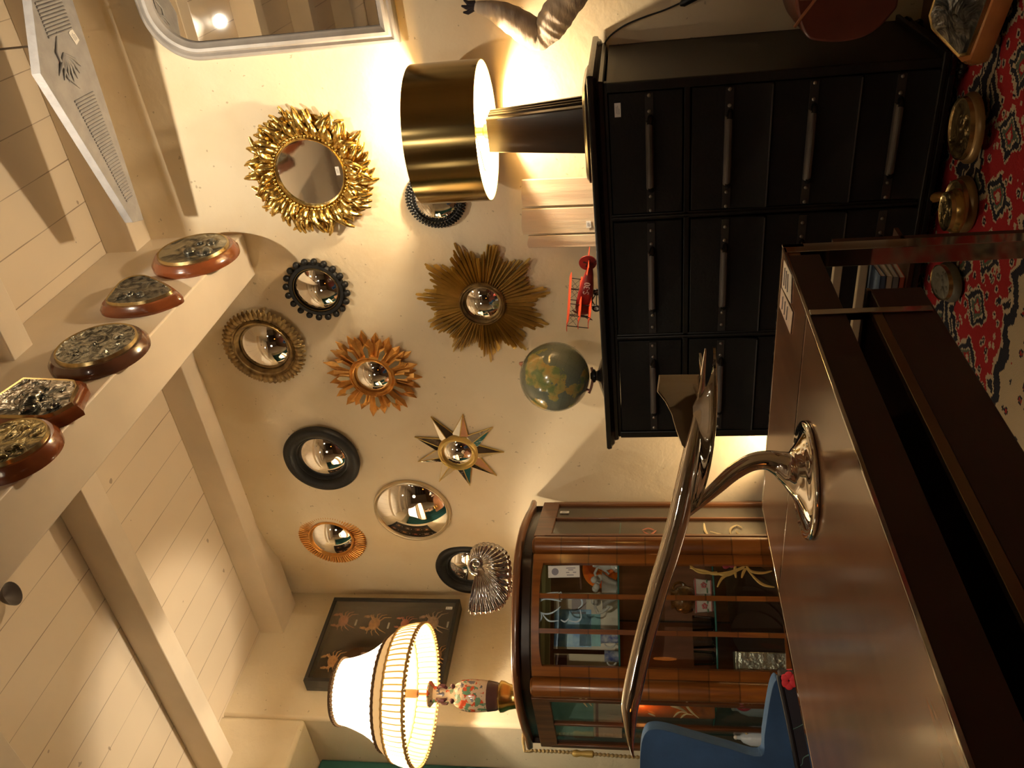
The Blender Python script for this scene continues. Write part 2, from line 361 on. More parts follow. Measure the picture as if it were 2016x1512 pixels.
# ------------------------------------------------------------------ rug
def rug_mat():
    m = bpy.data.materials.new('rug_wool'); m.use_nodes = True; nt = m.node_tree; b = nt.nodes['Principled BSDF']
    b.inputs['Roughness'].default_value = .95; b.inputs['Specular IOR Level'].default_value = .1
    tc = N(nt, 'ShaderNodeTexCoord'); mp = N(nt, 'ShaderNodeMapping'); mp.inputs['Rotation'].default_value = (0, 0, math.radians(-4)); nt.links.new(tc.outputs['Object'], mp.inputs[0])
    sn = N(nt, 'ShaderNodeVectorMath', operation='SNAP'); sn.inputs[1].default_value = (.006, .006, .006); nt.links.new(mp.outputs[0], sn.inputs[0])
    sp = N(nt, 'ShaderNodeSeparateXYZ'); nt.links.new(sn.outputs[0], sp.inputs[0]); X, Y = sp.outputs[0], sp.outputs[1]
    RED, NAVY, CREAM, GRN = (.29, .020, .024), (.022, .024, .034), (.42, .35, .24), (.08, .11, .08)
    def cell(px, py, ox=0., oy=0.):
        fx = math_(nt, 'SUBTRACT', math_(nt, 'FRACT', math_(nt, 'DIVIDE', math_(nt, 'ADD', X, ox), px)), .5)
        fy = math_(nt, 'SUBTRACT', math_(nt, 'FRACT', math_(nt, 'DIVIDE', math_(nt, 'ADD', Y, oy), py)), .5)
        return math_(nt, 'MULTIPLY', math_(nt, 'ABSOLUTE', fx), px), math_(nt, 'MULTIPLY', math_(nt, 'ABSOLUTE', fy), py)
    wob = N(nt, 'ShaderNodeTexNoise'); wob.inputs['Scale'].default_value = 26; wob.inputs['Detail'].default_value = 1; nt.links.new(sn.outputs[0], wob.inputs['Vector'])
    wv = math_(nt, 'MULTIPLY', math_(nt, 'SUBTRACT', wob.outputs[0], .5), .055)
    vo = N(nt, 'ShaderNodeTexVoronoi'); vo.inputs['Scale'].default_value = 24; nt.links.new(sn.outputs[0], vo.inputs['Vector'])
    # field: red strewn with small cream and navy blossoms
    c = mixc(nt, math_(nt, 'LESS_THAN', vo.outputs[0], .34), RED, CREAM)
    c = mixc(nt, math_(nt, 'LESS_THAN', vo.outputs[0], .24), c, NAVY)
    c = mixc(nt, math_(nt, 'LESS_THAN', vo.outputs[0], .10), c, CREAM)
    # lozenge medallions in rows
    for px, py, ox, oy, R in ((.24, .5, 0., .12, .115), (.17, .5, .06, .33, .075)):
        ax, ay = cell(px, py, ox, oy); d = math_(nt, 'ADD', math_(nt, 'ADD', ax, math_(nt, 'MULTIPLY', ay, .8)), wv)
        for rr, col in ((R, CREAM), (R*.88, NAVY), (R*.6, CREAM), (R*.5, GRN), (R*.3, RED), (R*.14, CREAM)): c = mixc(nt, math_(nt, 'LESS_THAN', d, rr), c, col)
    # border stripes across y, wavering
    yy = math_(nt, 'ADD', Y, math_(nt, 'MULTIPLY', math_(nt, 'PINGPONG', X, .07), .5)); yy = math_(nt, 'ADD', yy, wv)
    def stripe(c, a, b_, col):
        return mixc(nt, math_(nt, 'MULTIPLY', math_(nt, 'GREATER_THAN', yy, a), math_(nt, 'LESS_THAN', yy, b_)), c, col)
    for a, b_, col in ((2.60, 2.70, NAVY), (2.615, 2.63, CREAM), (2.67, 2.68, CREAM), (2.17, 2.25, CREAM), (2.19, 2.235, NAVY), (1.80, 1.82, NAVY), (1.55, 1.60, NAVY)): c = stripe(c, a, b_, col)
    band = math_(nt, 'MULTIPLY', math_(nt, 'GREATER_THAN', yy, 1.82), math_(nt, 'LESS_THAN', yy, 2.17))
    c2 = mixc(nt, math_(nt, 'LESS_THAN', vo.outputs[0], .30), CREAM, NAVY); c2 = mixc(nt, math_(nt, 'LESS_THAN', vo.outputs[0], .20), c2, RED); c2 = mixc(nt, math_(nt, 'LESS_THAN', vo.outputs[0], .1), c2, GRN)
    c = mixc(nt, band, c, c2)
    nt.links.new(c, b.inputs['Base Color'])
    bp = N(nt, 'ShaderNodeBump'); bp.inputs['Strength'].default_value = .5; bp.inputs['Distance'].default_value = .004
    nn = N(nt, 'ShaderNodeTexNoise'); nn.inputs['Scale'].default_value = 220; nt.links.new(tc.outputs['Object'], nn.inputs['Vector'])
    nt.links.new(nn.outputs[0], bp.inputs['Height']); nt.links.new(bp.outputs[0], b.inputs['Normal']); return m
b = MB(); b.sheet(lambda u, v: (-2.6+u*4.2, -1.2+v*4.15, (.0015+.001*math.sin(9*u)*math.sin(7*v))), 40, 40, .008)
tag(b.build('rug', rug_mat(), ang=60), 'red navy and cream knotted oriental rug on the floor below the black chest', 'rug')

# ================================================================== CHEST OF DRAWERS
X0, X1, YF = -2.111, -.700, 2.75
ch = thing('drawer_chest', 'wide black chest with three columns of fall-front drawers under the brass lamp and globe', 'chest of drawers', ((X0+X1)/2, 3.02, 0))
def lc(x, y, z): return (x-(X0+X1)/2, y-3.02, z)
def lbox(b, x0, x1, y0, y1, z0, z1):
    cx = (X0+X1)/2; b.box(x0-cx, x1-cx, y0-3.02, y1-3.02, z0, z1)
b = MB(); lbox(b, X0, X0+.022, YF, 3.285, .07, 1.09); lbox(b, X1-.022, X1, YF, 3.285, .07, 1.09); lbox(b, X0, X1, 3.27, 3.285, .07, 1.09)
lbox(b, X0, X1, YF+.02, 3.28, .07, .09)
for xd in (-1.158, -1.639): lbox(b, xd-.012, xd+.012, YF, 3.27, .07, 1.09); lbox(b, xd-.004, xd+.004, YF-.006, YF, .07, 1.09)
lbox(b, X0+.02, X1-.02, YF, 3.27, .825, .845); lbox(b, X0, X1, YF, YF+.03, 1.085, 1.1)
lbox(b, X0, X0+.03, YF-.008, YF, .07, 1.09); lbox(b, X1-.03, X1, YF-.008, YF, .07, 1.09)
b.build('carcass', BLACKWOOD, ch, bevel=.003)
b = MB()
prof = [(0, 1.095), (.008, 1.10), (.010, 1.112), (.020, 1.116), (.026, 1.124), (.034, 1.128), (.036, 1.140), (.033, 1.147), (0, 1.15)]
ring = []
for o_, z in prof:
    ring.append([lc(X0-o_, YF-o_, z), lc(X1+o_, YF-o_, z), lc(X1+o_, 3.285, z), lc(X0-o_, 3.285, z)])
vs = [p for r in ring for p in r]; fs = [(i*4+j, i*4+(j+1) % 4, (i+1)*4+(j+1) % 4, (i+1)*4+j) for i in range(len(ring)-1) for j in range(4)]+[(3, 2, 1, 0), tuple(range(len(vs)-4, len(vs)))]
b.add(vs, fs); b.build('chest_top', mat('ebonised_top', (.014, .012, .011), .22, var=.3, bump=.05), ch)
b = MB()
for o_, z0, z1 in ((.012, .075, .085), (.02, .085, .10), (.010, .055, .075)): lbox(b, X0-o_, X1+o_, YF-o_, 3.285, z0-.01, z1-.01)
b.build('plinth', BLACKWOOD, ch, bevel=.004)
GLOSSBLK = mat('gloss_black', (.012, .011, .010), .12, bump=.2, bscale=30)
for fx, fy in ((X0+.03, YF+.03), (X1-.03, YF+.03), (X0+.03, 3.24), (X1-.03, 3.24)):
    b = MB(); M = T(*lc(fx, fy, 0)) @ T(0, 0, .0135) @ Matrix.Diagonal((1, 1, .8, 1))
    b.lathe([(.0, .062), (.05, .062), (.045, .045), (.03, .036), (.034, .022), (.038, .010), (.03, 0.), (0, 0)], 18, M)
    for k in range(5):
        a = PI*1.5+(k-2)*.5; b.ball((.034*math.cos(a), .034*math.sin(a), .016), .014, 8, 6, (1, 1, 1.2), M)
    b.build('claw_foot', GLOSSBLK, ch)
STRAP = mat('leather_strap', (.018, .016, .015), .45); GRIP = mat('horn_grip', (.10, .085, .075), .42, var=.4, vscale=30, stretch=(.3, 1, 1)); STUD = mat('stud_steel', (.25, .23, .2), .3, .8)
FLAP = mat('flap_leather', (.007, .0065, .006), .6, var=.25, vscale=9, bump=.12, bscale=120, spec=.25)
cols = [(X0+.034, -1.639-.016), (-1.639+.016, -1.158-.016), (-1.158+.016, X1-.034)]
rows = [(.850, 1.083, .955), (.575, .820, .705), (.312, .570, .450), (.085, .307, .195)]
for ci, (xa, xb) in enumerate(cols):
    for ri, (za, zb, zh) in enumerate(rows):
        cx = (xa+xb)/2; cw = (xb-xa)/2
        b = MB(); M = T(*lc(cx, YF, 0)); dep = .012
        if ri == 0: b.box(-cw, cw, -.004, .02, za, zb, M)
        else:
            b.sheet(lambda u, v: (cw*(2*u-1), -.004-.012*(1-v)**6, za+(zb-za)*v), 2, 14, -.01, M)
        fl = b.build('drawer', FLAP, ch, bevel=.002)
        b = MB(); b.box(-cw+.004, cw-.004, -.009, -.003, zh-.013, zh+.013, M); st = b.build('strap', STRAP, fl)
        b = MB(); hw = .113
        prf = [(.0, .022), (-.020, .020), (-.030, .010), (-.032, 0), (-.028, -.012), (-.016, -.018), (-.012, -.012), (-.022, -.006), (-.024, 0), (-.020, .010), (-.008, .014)]
        vs = []; K = 13
        for k in range(K):
            x = -hw+2*hw*k/(K-1); sag = 1-.16*abs(2*k/(K-1)-1)**4
            for py, pz in prf: vs.append((x, -.010+py*sag*.85, zh+pz*.62))
        L = len(prf); fs = [(k*L+j, k*L+(j+1) % L, (k+1)*L+(j+1) % L, (k+1)*L+j) for k in range(K-1) for j in range(L)]+[tuple(range(L)), tuple(range((K-1)*L, K*L))]
        b.add(vs, fs, M); b.build('handle', GRIP, fl, bevel=.001)
        for sx in (-1, 1):
            b = MB(); b.tube([(sx*(hw+.012), -.004, zh-.004), (sx*(hw+.004), -.02, zh-.002), (sx*(hw-.008), -.030, zh)], [.009, .010, .009], 10, M)
            b.build('handle_end', mat('handle_black', (.006, .006, .006), .25), fl)
        for sx in (-1, 1):
            for dx in (.05, .10): b = MB(); b.ball((sx*(hw+dx-.02), -.010, zh), .0065, 10, 6, (1, .6, 1), M); b.build('stud', STUD, fl)
        if ri in (1, 2): b = MB(); b.box(-cw+.004, cw-.004, -.0175, -.0145, za-.001, za+.003, M); b.build('flap_lip_glint', mat('flap_lip_glint', (.06, .055, .05), .35), fl)  # lip coloured paler to paint the glint along the flap's lower edge
        if ci == 2 and ri == 0: price_tag(fl, T(*lc(X1-.085, YF-.006, 1.055)) @ Rx(PI/2) @ Rz(0), .045, .020)

# ================================================================== BRASS LAMP
LX, LY = -.905, 3.02
lp = thing('table_lamp', 'table lamp with brushed brass drum shade on dark tapering square column', 'table lamp', (LX, LY, 1.15))
DKW = mat('dark_lamp_wood', (.020, .010, .007), .32, var=.3, vscale=10, stretch=(8, 8, 1), coat=.15)
b = MB(); rr = .185
def rsq(h, r, n=8):
    P = []
    for cx, cy, a0 in ((h-r, h-r, 0), (-h+r, h-r, PI/2), (-h+r, -h+r, PI), (h-r, -h+r, 1.5*PI)):
        for k in range(n+1): a = a0+PI/2*k/n; P.append((cx+r*math.cos(a), cy+r*math.sin(a)))
    return P
def loft(b, secs, M=None):
    n = len(secs[0][0]); vs = [(x, y, z) for P, z in secs for x, y in P]
    fs = [(i*n+j, i*n+(j+1) % n, (i+1)*n+(j+1) % n, (i+1)*n+j) for i in range(len(secs)-1) for j in range(n)]+[tuple(range(n-1, -1, -1)), tuple(range((len(secs)-1)*n, len(secs)*n))]
    b.add(vs, fs, M)
loft(b, [(rsq(.165, .05), 0), (rsq(.172, .05), .006), (rsq(.172, .05), .014), (rsq(.160, .05), .024), (rsq(.10, .04), .028)])
b.build('lamp_base', DKW, lp)
b = MB()
for z0, z1 in ((.026, .375),):
    loft(b, [(rsq(.082, .006, 2), z0), (rsq(.061, .005, 2), z1)])
    for s_ in (-1, 0, 1):       # reeded mouldings down two faces
        for k in range(2):
            M = Rz(k*PI/2) if k else Matrix()
            b.tube([(.083-.0, s_*.035, z0+.004), (.0615, s_*.026, z1-.004)], .007, 8, M)
b.build('lamp_column', DKW, lp, bevel=.002)
BRASS = mat('brushed_brass', (.40, .29, .12), .17, 1., var=.35, vscale=1., stretch=(14, 14, .2), bump=.02, bscale=3)
BRASSIN = mat('shade_lining_gold', (.75, .58, .25), .45, .6)
b = MB(); b.lathe([(.020, .375), (.028, .378), (.026, .395), (.016, .40), (.016, .43), (.021, .432), (.021, .465), (0, .465)], 18); lab(b.build('lamp_socket', mat('socket_brass', (.7, .5, .2), .3, 1.), lp), 'brass lamp socket')
b = MB(); b.cur = 0; b.lathe([(.246, .385), (.249, .385), (.249, .640), (.246, .640)], 96, caps=False)
b.cur = 1; b.lathe([(.2455, .640), (.2455, .385)], 96, caps=False)
lab(b.build('lamp_shade', [BRASS, BRASSIN], lp, ang=50), 'brushed brass drum lamp shade')
b = MB()
for k in range(3): a = 2*PI*k/3+.4; b.tube([(.02*math.cos(a), .02*math.sin(a), .43), (.247*math.cos(a), .247*math.sin(a), .44)], .0022, 6)
b.lathe([(.0245, .428), (.0245, .434), (.019, .434), (.019, .428)], 16, closed=True); b.build('shade_carrier', mat('carrier_brass', (.6, .42, .2), .35, 1.), lp)
b = MB(); b.lathe([(.012, .462), (.014, .47), (.020, .485), (.030, .505), (.031, .52), (.024, .538), (.010, .546), (0, .547)], 20)
lab(b.build('light_bulb', emis('bulb_glow', (1, .80, .5), 60), lp), 'lit warm light bulb')
light('bulb_light', 'POINT', (LX, LY+.075, 1.15+.53), 48, WARM, .03)
cb = [on(1175, 130, 1, 3.272)+Vector((0, -.0, 0)), on(1182, 100, 1, 3.28), on(1200, 72, 1, 3.285), on(1230, 50, 1, 3.285), on(1270, 33, 1, 3.285), on(1305, 21, 1, 3.285), on(1335, 8, 1, 3.285), on(1380, -12, 1, 3.285), on(1480, -20, 1, 3.285)]
cb = [Vector((LX+.1, 3.2, 1.155)), Vector((-.76, 3.262, 1.157))]+cb[1:]
pw = thing('power_cord', 'thin black electric cord with an inline switch curving down the wall beside the chest', 'cord', cb[3])
b = MB(); b.tube([p-cb[3] for p in spline(cb, 8)], .0032, 8); b.build('cord', mat('cord_black', (.012, .012, .012), .4), pw)
p = (on(1345, 6, 1, 3.278)-cb[3]); q = on(1372, -8, 1, 3.278)-cb[3]
b = MB(); b.tube([p+(p-q)*.25, p, q, q+(q-p)*.25], [.006, .014, .014, .006], 12, flat=.8); b.build('inline_switch', mat('cord_black'), pw)

# ================================================================== GLOBE
gc = on(1092, 742, 1, 3.0)
gl = thing('desk_globe', 'grey green and ochre terrestrial globe on a small black turned base', 'globe', (gc.x, gc.y, 1.15))
GC = gc.z-1.15; tl = Matrix.Translation((0, 0, GC)) @ Matrix.Rotation(math.radians(23), 4, fw)
gm = bpy.data.materials.new('globe_map'); gm.use_nodes = True; nt = gm.node_tree; bs = nt.nodes['Principled BSDF']; bs.inputs['Roughness'].default_value = .16; bs.inputs['Coat Weight'].default_value = .5
tc = N(nt, 'ShaderNodeTexCoord'); n = N(nt, 'ShaderNodeTexNoise'); n.inputs['Scale'].default_value = 6.6; n.inputs['Detail'].default_value = 5; n.inputs['Roughness'].default_value = .55
mp = N(nt, 'ShaderNodeMapping'); mp.inputs['Location'].default_value = (.46, .2, .1); nt.links.new(tc.outputs['Object'], mp.inputs[0]); nt.links.new(mp.outputs[0], n.inputs['Vector'])
n2 = N(nt, 'ShaderNodeTexNoise'); n2.inputs['Scale'].default_value = 19; n2.inputs['Detail'].default_value = 4; nt.links.new(mp.outputs[0], n2.inputs['Vector'])
r = N(nt, 'ShaderNodeValToRGB'); e = r.color_ramp.elements; e[0].position = .40; e[0].color = (.20, .26, .10, 1); e[1].position = .6; e[1].color = (.48, .33, .10, 1); x = e.new(.5); x.color = (.42, .36, .12, 1); nt.links.new(n2.outputs[0], r.inputs[0])
sea = mixc(nt, n2.outputs[0], (.16, .19, .14), (.20, .22, .16))
land = math_(nt, 'GREATER_THAN', n.outputs[0], .555); c = mixc(nt, land, sea, r.outputs[0])
sp = N(nt, 'ShaderNodeSeparateXYZ'); nt.links.new(tc.outputs['Object'], sp.inputs[0])
lon = math_(nt, 'FRACT', math_(nt, 'MULTIPLY', math_(nt, 'ARCTAN2', sp.outputs[1], sp.outputs[0]), 12/PI))
lat = math_(nt, 'FRACT', math_(nt, 'MULTIPLY', math_(nt, 'ARCSINE', math_(nt, 'DIVIDE', sp.outputs[2], .1505)), 12/PI))
g_ = math_(nt, 'MAXIMUM', math_(nt, 'LESS_THAN', lon, .03), math_(nt, 'LESS_THAN', lat, .03)); c = mixc(nt, math_(nt, 'MULTIPLY', g_, .35), c, (.06, .07, .05)); nt.links.new(c, bs.inputs['Base Color'])
b = MB(); b.ball((0, 0, 0), .1505, 48, 32); o = b.build('globe_ball', gm, gl); o.matrix_local = tl
b = MB(); b.tube([(0, 0, .148), (0, 0, .16)], [.012, .007], 12); b.lathe([(.0, .15), (.014, .15), (.010, .157), (.004, .166), (0, .166)], 12)
PINKM = mat('bracket_copper', (.62, .32, .24), .35, .7); o = b.build('pole_cap', PINKM, gl); o.matrix_local = tl
b = MB(); pts = [(.163*math.sin(a), 0, -.163*math.cos(a)) for a in [math.radians(t) for t in range(-4, 40, 4)]]
b.tube(pts, .0055, 8, flat=2.2); b.tube([(0, 0, -.149), (0, 0, -.168)], .006, 10); o = b.build('bracket', PINKM, gl); o.matrix_local = Matrix.Translation((0, 0, GC)) @ Rz(YAW) @ Matrix.Rotation(math.radians(23), 4, 'Y')
b = MB(); b.lathe([(.095, 0), (.098, .006), (.090, .012), (.075, .016), (.06, .022), (.035, .03), (.022, .036), (.020, .042), (.028, .046), (.030, .054), (.020, .060), (.012, .066), (0, .066)], 36); b.build('globe_base', GLOSSBLK, gl)

# ================================================================== MODEL AEROPLANE
pc = Vector((-1.545, 2.97, 1.15)); hd = math.radians(168)
pl_ = thing('model_triplane', 'red tin model aeroplane with S-30 on its side standing on the chest', 'model aeroplane', pc, (0, 0, hd))
RED1 = mat('aeroplane_dark_red', (.30, .022, .022), .35, var=.3, vscale=20); RED2 = mat('aeroplane_orange_red', (.75, .085, .03), .42); WIRE = mat('strut_black', (.02, .02, .02), .4)
OF = T(.012, 0, .056) @ Ry(math.radians(-11)) @ Matrix.Diagonal((1.0, 1, 1, 1))
b = MB(); xs = [-.150, -.10, -.05, .0, .05, .085, .100, .112]; hw_ = [.005, .016, .024, .030, .033, .033, .029, .015]
b.tube([(x, 0, 0) for x in xs], hw_, 16, OF, flat=.72, upv=(0, 0, 1)); b.build('fuselage', RED1, pl_)

b = MB(); b.lathe([(0, -.0022), (.034, -.0022), (.034, .0022), (0, .0022)], 28, OF @ T(-.146, 0, .012) @ Rx(PI/2)); fn = b.build('tail_fin', RED1, pl_)
b = MB()
for sgn in (-1, 1):
    M = OF @ T(-.146, sgn*.0026, .012) @ Rx(PI/2) @ Matrix.Scale(1.3, 4)
    cr = [(-.003, .014), (.003, .014), (.0018, .0018), (.014, .003), (.014, -.003), (.0018, -.0018), (.003, -.014), (-.003, -.014), (-.0018, -.0018), (-.014, -.003), (-.014, .003), (-.0018, .0018)]
    b.prism(cr, -.0006, .0006, M @ Rz(.2))
lab(b.build('black_cross', WIRE, fn, smooth=False), 'black cross on the tail')
b = MB()
for sgn in (-1, 1): b.prism([(-.05, 0), (.02, 0), (-.02, sgn*.06), (-.062, sgn*.066)], -.0012, .0012, OF @ T(-.112, 0, .010))
b.build('tailplane', RED2, pl_)
for z_, sp_, nm in ((.062, .150, 'upper_wing'), (.018, .130, 'middle_wing'), (-.022, .12, 'lower_wing')):
    b = MB(); c0 = .046
    b.sheet(lambda u, v: ((v-.5)*c0*2*(.62+.38*(1-abs(2*u-1)**6)), sp_*(2*u-1), z_+.004*math.sin(PI*v)), 20, 4, .0028, OF @ T(.055, 0, 0)); b.build(nm, RED2, pl_)
for sgn in (-1, 1):
    b = MB()
    for yy in (.045, .115):
        for xx in (.03, .085): b.tube([(xx, sgn*yy, -.022), (xx, sgn*yy, .064)], .0018, 6, OF)
        b.tube([(.03, sgn*yy, .062), (.085, sgn*yy, .02)], .0007, 5, OF); b.tube([(.085, sgn*yy, .062), (.03, sgn*yy, .02)], .0007, 5, OF)
    b.tube([(.057, sgn*.045, .062), (.057, sgn*.115, .02)], .0008, 5, OF); b.tube([(.057, sgn*.115, .062), (.057, sgn*.045, .02)], .0008, 5, OF)
    b.tube([(.03, sgn*.045, .02), (.085, sgn*.115, .02)], .0009, 5, OF); b.build('wing_struts', WIRE, pl_)
b = MB(); b.tube([(.112, 0, 0), (.128, 0, 0)], [.009, .004], 12, OF)
for k in (0, 1): b.prism([(0, -.003), (.03, -.006), (.05, 0), (.03, .006), (0, .003)], -.001, .001, OF @ T(.122, 0, 0) @ Ry(PI/2) @ Rz(k*PI+.5))
b.build('propeller', mat('propeller_brown', (.12, .035, .02), .3), pl_)
b = MB()
for sgn in (-1, 1):
    for xx in (.03, .075): b.tube([(xx, sgn*.012, .040), (.055, sgn*.045, .018)], .002, 6)
b.tube([(.055, -.05, .017), (.055, .05, .017)], .0022, 6); b.build('landing_gear', WIRE, pl_)
for sgn in (-1, 1):
    b = MB(); M = T(.055, sgn*.05, .017) @ Rx(PI/2); b.tube([(.0125*math.cos(a), .0125*math.sin(a), 0) for a in [2*PI*k/20 for k in range(20)]], .0042, 8, M, closed=True)
    wh = b.build('wheel', WIRE, pl_); b = MB(); b.lathe([(0, -.003), (.010, -.002), (.010, .002), (0, .003)], 16, M); lab(b.build('hubcap', mat('white_enamel', (.75, .73, .7), .4), wh), 'pale wheel hubcap')
b = MB(); b.tube([(-.125, 0, .03), (-.145, 0, .002)], [.002, .003], 6); b.build('tail_skid', WIRE, pl_)
b = MB()
vs, fs = text_mesh('S-30', .034)
b.add(vs, fs, OF @ T(-.035, .0205, .000) @ Rz(PI) @ Rx(PI/2)); lab(b.build('fuselage_lettering', mat('letter_pale', (.72, .55, .50), .5), pl_, smooth=False), 'pale S-30 lettering')
b = MB(); b.box(-.13, .13, -.02, .02, 0, .004); tag(b.build('yellow_stand', mat('stand_brown', (.20, .10, .04), .4)), 'thin dark brown wooden strip lying under the red model aeroplane', 'stand').location = pc+Vector((-.06, -.0, -.0))
bpy.data.objects['yellow_stand'].name = 'wooden_strip'; bpy.data.objects['wooden_strip'].rotation_euler = (0, 0, hd); pl_.location.z += .004

# ================================================================== PALE PLANKS BEHIND THE CHEST TOP
PLK = mat('pale_driftwood', (.66, .55, .39), .5, var=.35, vscale=1.6, stretch=(16, 1, 1.2), col2=(.58, .43, .30), bump=.2, bscale=4)
for k, (xa, xb, zt, lbl) in enumerate(((-1.301, -1.186, 1.466, 'pale pinkish plank leaning on the wall, nearest to the lamp of three'), (-1.424, -1.312, 1.478, 'pale pinkish middle plank of three on the chest, with a small white tag'), (-1.488, -1.432, 1.462, 'narrow pale knotty plank leaning behind the tail of the red aeroplane'))):
    b = MB(); b.sheet(lambda u, v: (xa+(xb-xa)*u, 3.255+.02*v+.001*math.sin(9*u), 1.151+(zt-1.151)*v+(.004*math.sin(5*u) if v > .9 else 0)), 6, 8, .012)
    o = b.build('wooden_plank', PLK, bevel=.002); tag(o, lbl, 'plank', 'pale planks on the chest')
    if k == 1: price_tag(o, T(-1.385, 3.243, 1.20) @ Rx(PI/2), .03, .02, label='small white tag')
# worn grey patch around the knots of the planks is in their procedural colour

# ================================================================== ASSUMED UPLIGHT, unseen behind the table end, added for the wall glow
ul = thing('assumed_uplight', 'small black floor lamp, unseen, assumed behind the table end to light the wall', 'uplight', (-2.50, 3.08, 0))
b = MB(); b.lathe([(.07, 0), (.075, .01), (.02, .02), (.012, .03), (.012, .22), (0, .22)], 20); b.build('lamp_stand', BLACKWOOD, ul)
b = MB(); b.lathe([(.03, .20), (.055, .28), (.052, .28), (.027, .205)], 20, caps=False); b.build('lamp_shade', BLACKWOOD, ul)
b = MB(); b.ball((0, 0, .245), .025, 12, 8); b.build('light_bulb', MATS['bulb_glow'], ul)
light('assumed_uplight_bulb', 'SPOT', (-2.50, 3.08, .29), 26, WARMER, .03, (-2.56, 3.34, 1.0), 120, .6)  # assumed unseen source for the bright patch low on the wall

# ================================================================== MIRRORS ON THE FAR WALL
def mirror_root(name, label, px, py, off=.0, roll=0.):
    p = on(px, py, 1, YW-.02); y = wall_y(p.x); s_ = (y-.02)/(YW-.02); p = Vector((p.x*s_, y, EYE+(p.z-EYE)*s_))
    # local x along the wall, local y up, local z out of the wall
    return thing(name, label, 'mirror', (p.x, y-off, p.z), (PI/2, 0, 0))
def convex(parent, r, h, z0=0., n=56, name='convex_glass', cx=0):
    R = (r*r+h*h)/(2*h); prof = [(r*1.0, z0-.004), (r, z0)]
    a0 = math.asin(r/R)
    for k in range(1, 15): a = a0*(1-k/14); prof.append((max(R*math.sin(a), 0.0001), z0+h-R*(1-math.cos(a))))
    b = MB(); b.lathe(prof, n); return b.build(name, MIRROR, parent, ang=80)
def radius_px(x0, x1, y, Y=YW-.02):
    a = on(x0, y, 1, Y); c = on(x1, y, 1, Y); return abs(a.z-c.z)/2
GOLD_B = gilt('bright_gold_leaf', (.85, .62, .20), (.42, .26, .07), .25, 40, .25, 1.)
GOLD_A = gilt('antique_gold', (.70, .49, .15), (.50, .34, .09), .36, 9, .08, .55)
GOLD_O = gilt('orange_gilt', (.80, .42, .11), (.50, .22, .05), .36, 12, .15, .75)
GOLD_D = gilt('dark_gilt', (.38, .26, .10), (.16, .10, .04), .42, 24, .15, .7)
BLK = mat('matt_black_frame', (.011, .010, .009), .5, var=.4, vscale=15, bump=.12, bscale=40, spec=.3)
BLKBEAD = mat('black_beads', (.03, .032, .034), .27, .2)

# gilded acanthus mirror
R = radius_px(484, 740, 338)
mr = mirror_root('gilt_leaf_mirror', 'large round mirror in bright gold frame of curling carved leaves, above the brass shade', 612, 338)
mr.rotation_euler.x += .06
rg = R*.515
b = MB(); b.lathe([(rg*.97, .010), (rg*.97, .034), (rg*1.03, .040), (rg*1.10, .034), (R*.80, .016), (R*.72, .002), (rg*.9, .002)], 64, closed=True); bf = b.build('gilt_ring', GOLD_B, mr)
b = MB()
b.lathe([(R*.54, .004), (R*.54, .022), (R*.86, .018), (R*.84, .004)], 60, closed=True)
for ringk, (ra, ln, nn_, z0, wd) in enumerate(((.62, .40, 46, .014, .036), (.60, .36, 36, .028, .040), (.58, .24, 34, .036, .034))):
    for k in range(nn_):
        a = 2*PI*(k+.5*(ringk % 2))/nn_+rnd.uniform(-.05, .05); L = R*ln*rnd.uniform(.8, 1.05); r1 = R*ra*.98; cv = rnd.uniform(.15, .6)*rnd.choice((1, 1, 1, -1)); lift = rnd.uniform(.01, .035); wv = wd*rnd.uniform(.8, 1.15)
        if r1+L > R*1.02: L = R*1.02-r1
        def leaf(u, v, a=a, L=L, r1=r1, cv=cv, lift=lift, wv=wv, z0=z0):
            s = u; rr_ = r1+L*s; aa = a+cv*s*s*.35; q = 2*v-1; ww = wv*math.sin(PI*min(1, (.18+.82*s)))**.7*(1+.12*math.sin(s*16))
            t = aa+PI/2; x = rr_*math.cos(aa)+q*ww*.5*math.cos(t); y = rr_*math.sin(aa)+q*ww*.5*math.sin(t)
            return (x, y, z0+lift*math.sin(PI*s*.8)*1.1+.010*(1-q*q)-.004*abs(math.cos(q*PI*1.5)))
        b.sheet(leaf, 9, 6, .003)
b.build('carved_leaves', GOLD_B, mr, ang=50)
b = MB()
for k in range(64): a = 2*PI*k/64; b.ball((rg*1.09*math.cos(a), rg*1.09*math.sin(a), .042), .0075, 8, 6)
b.build('bead_ring', GOLD_B, mr)
b = MB(); b.tube([(rg*math.cos(a)*(1+.004*(k % 2)), rg*math.sin(a), .040) for k, a in enumerate([2*PI*k/180 for k in range(180)])], [.0045+.0012*(k % 2) for k in range(180)], 6, closed=True); b.build('rope_ring', GOLD_B, mr)
b = MB(); b.lathe([(rg, .026), (rg, .030), (0.001, .0302)], 56); b.build('flat_glass', mat('old_mirror_glass', (.88, .89, .9), .05, 1., bump=.03, bscale=7), mr)
price_tag(mr, T(rg*-.02, -rg*.80, .032), .036, .016)

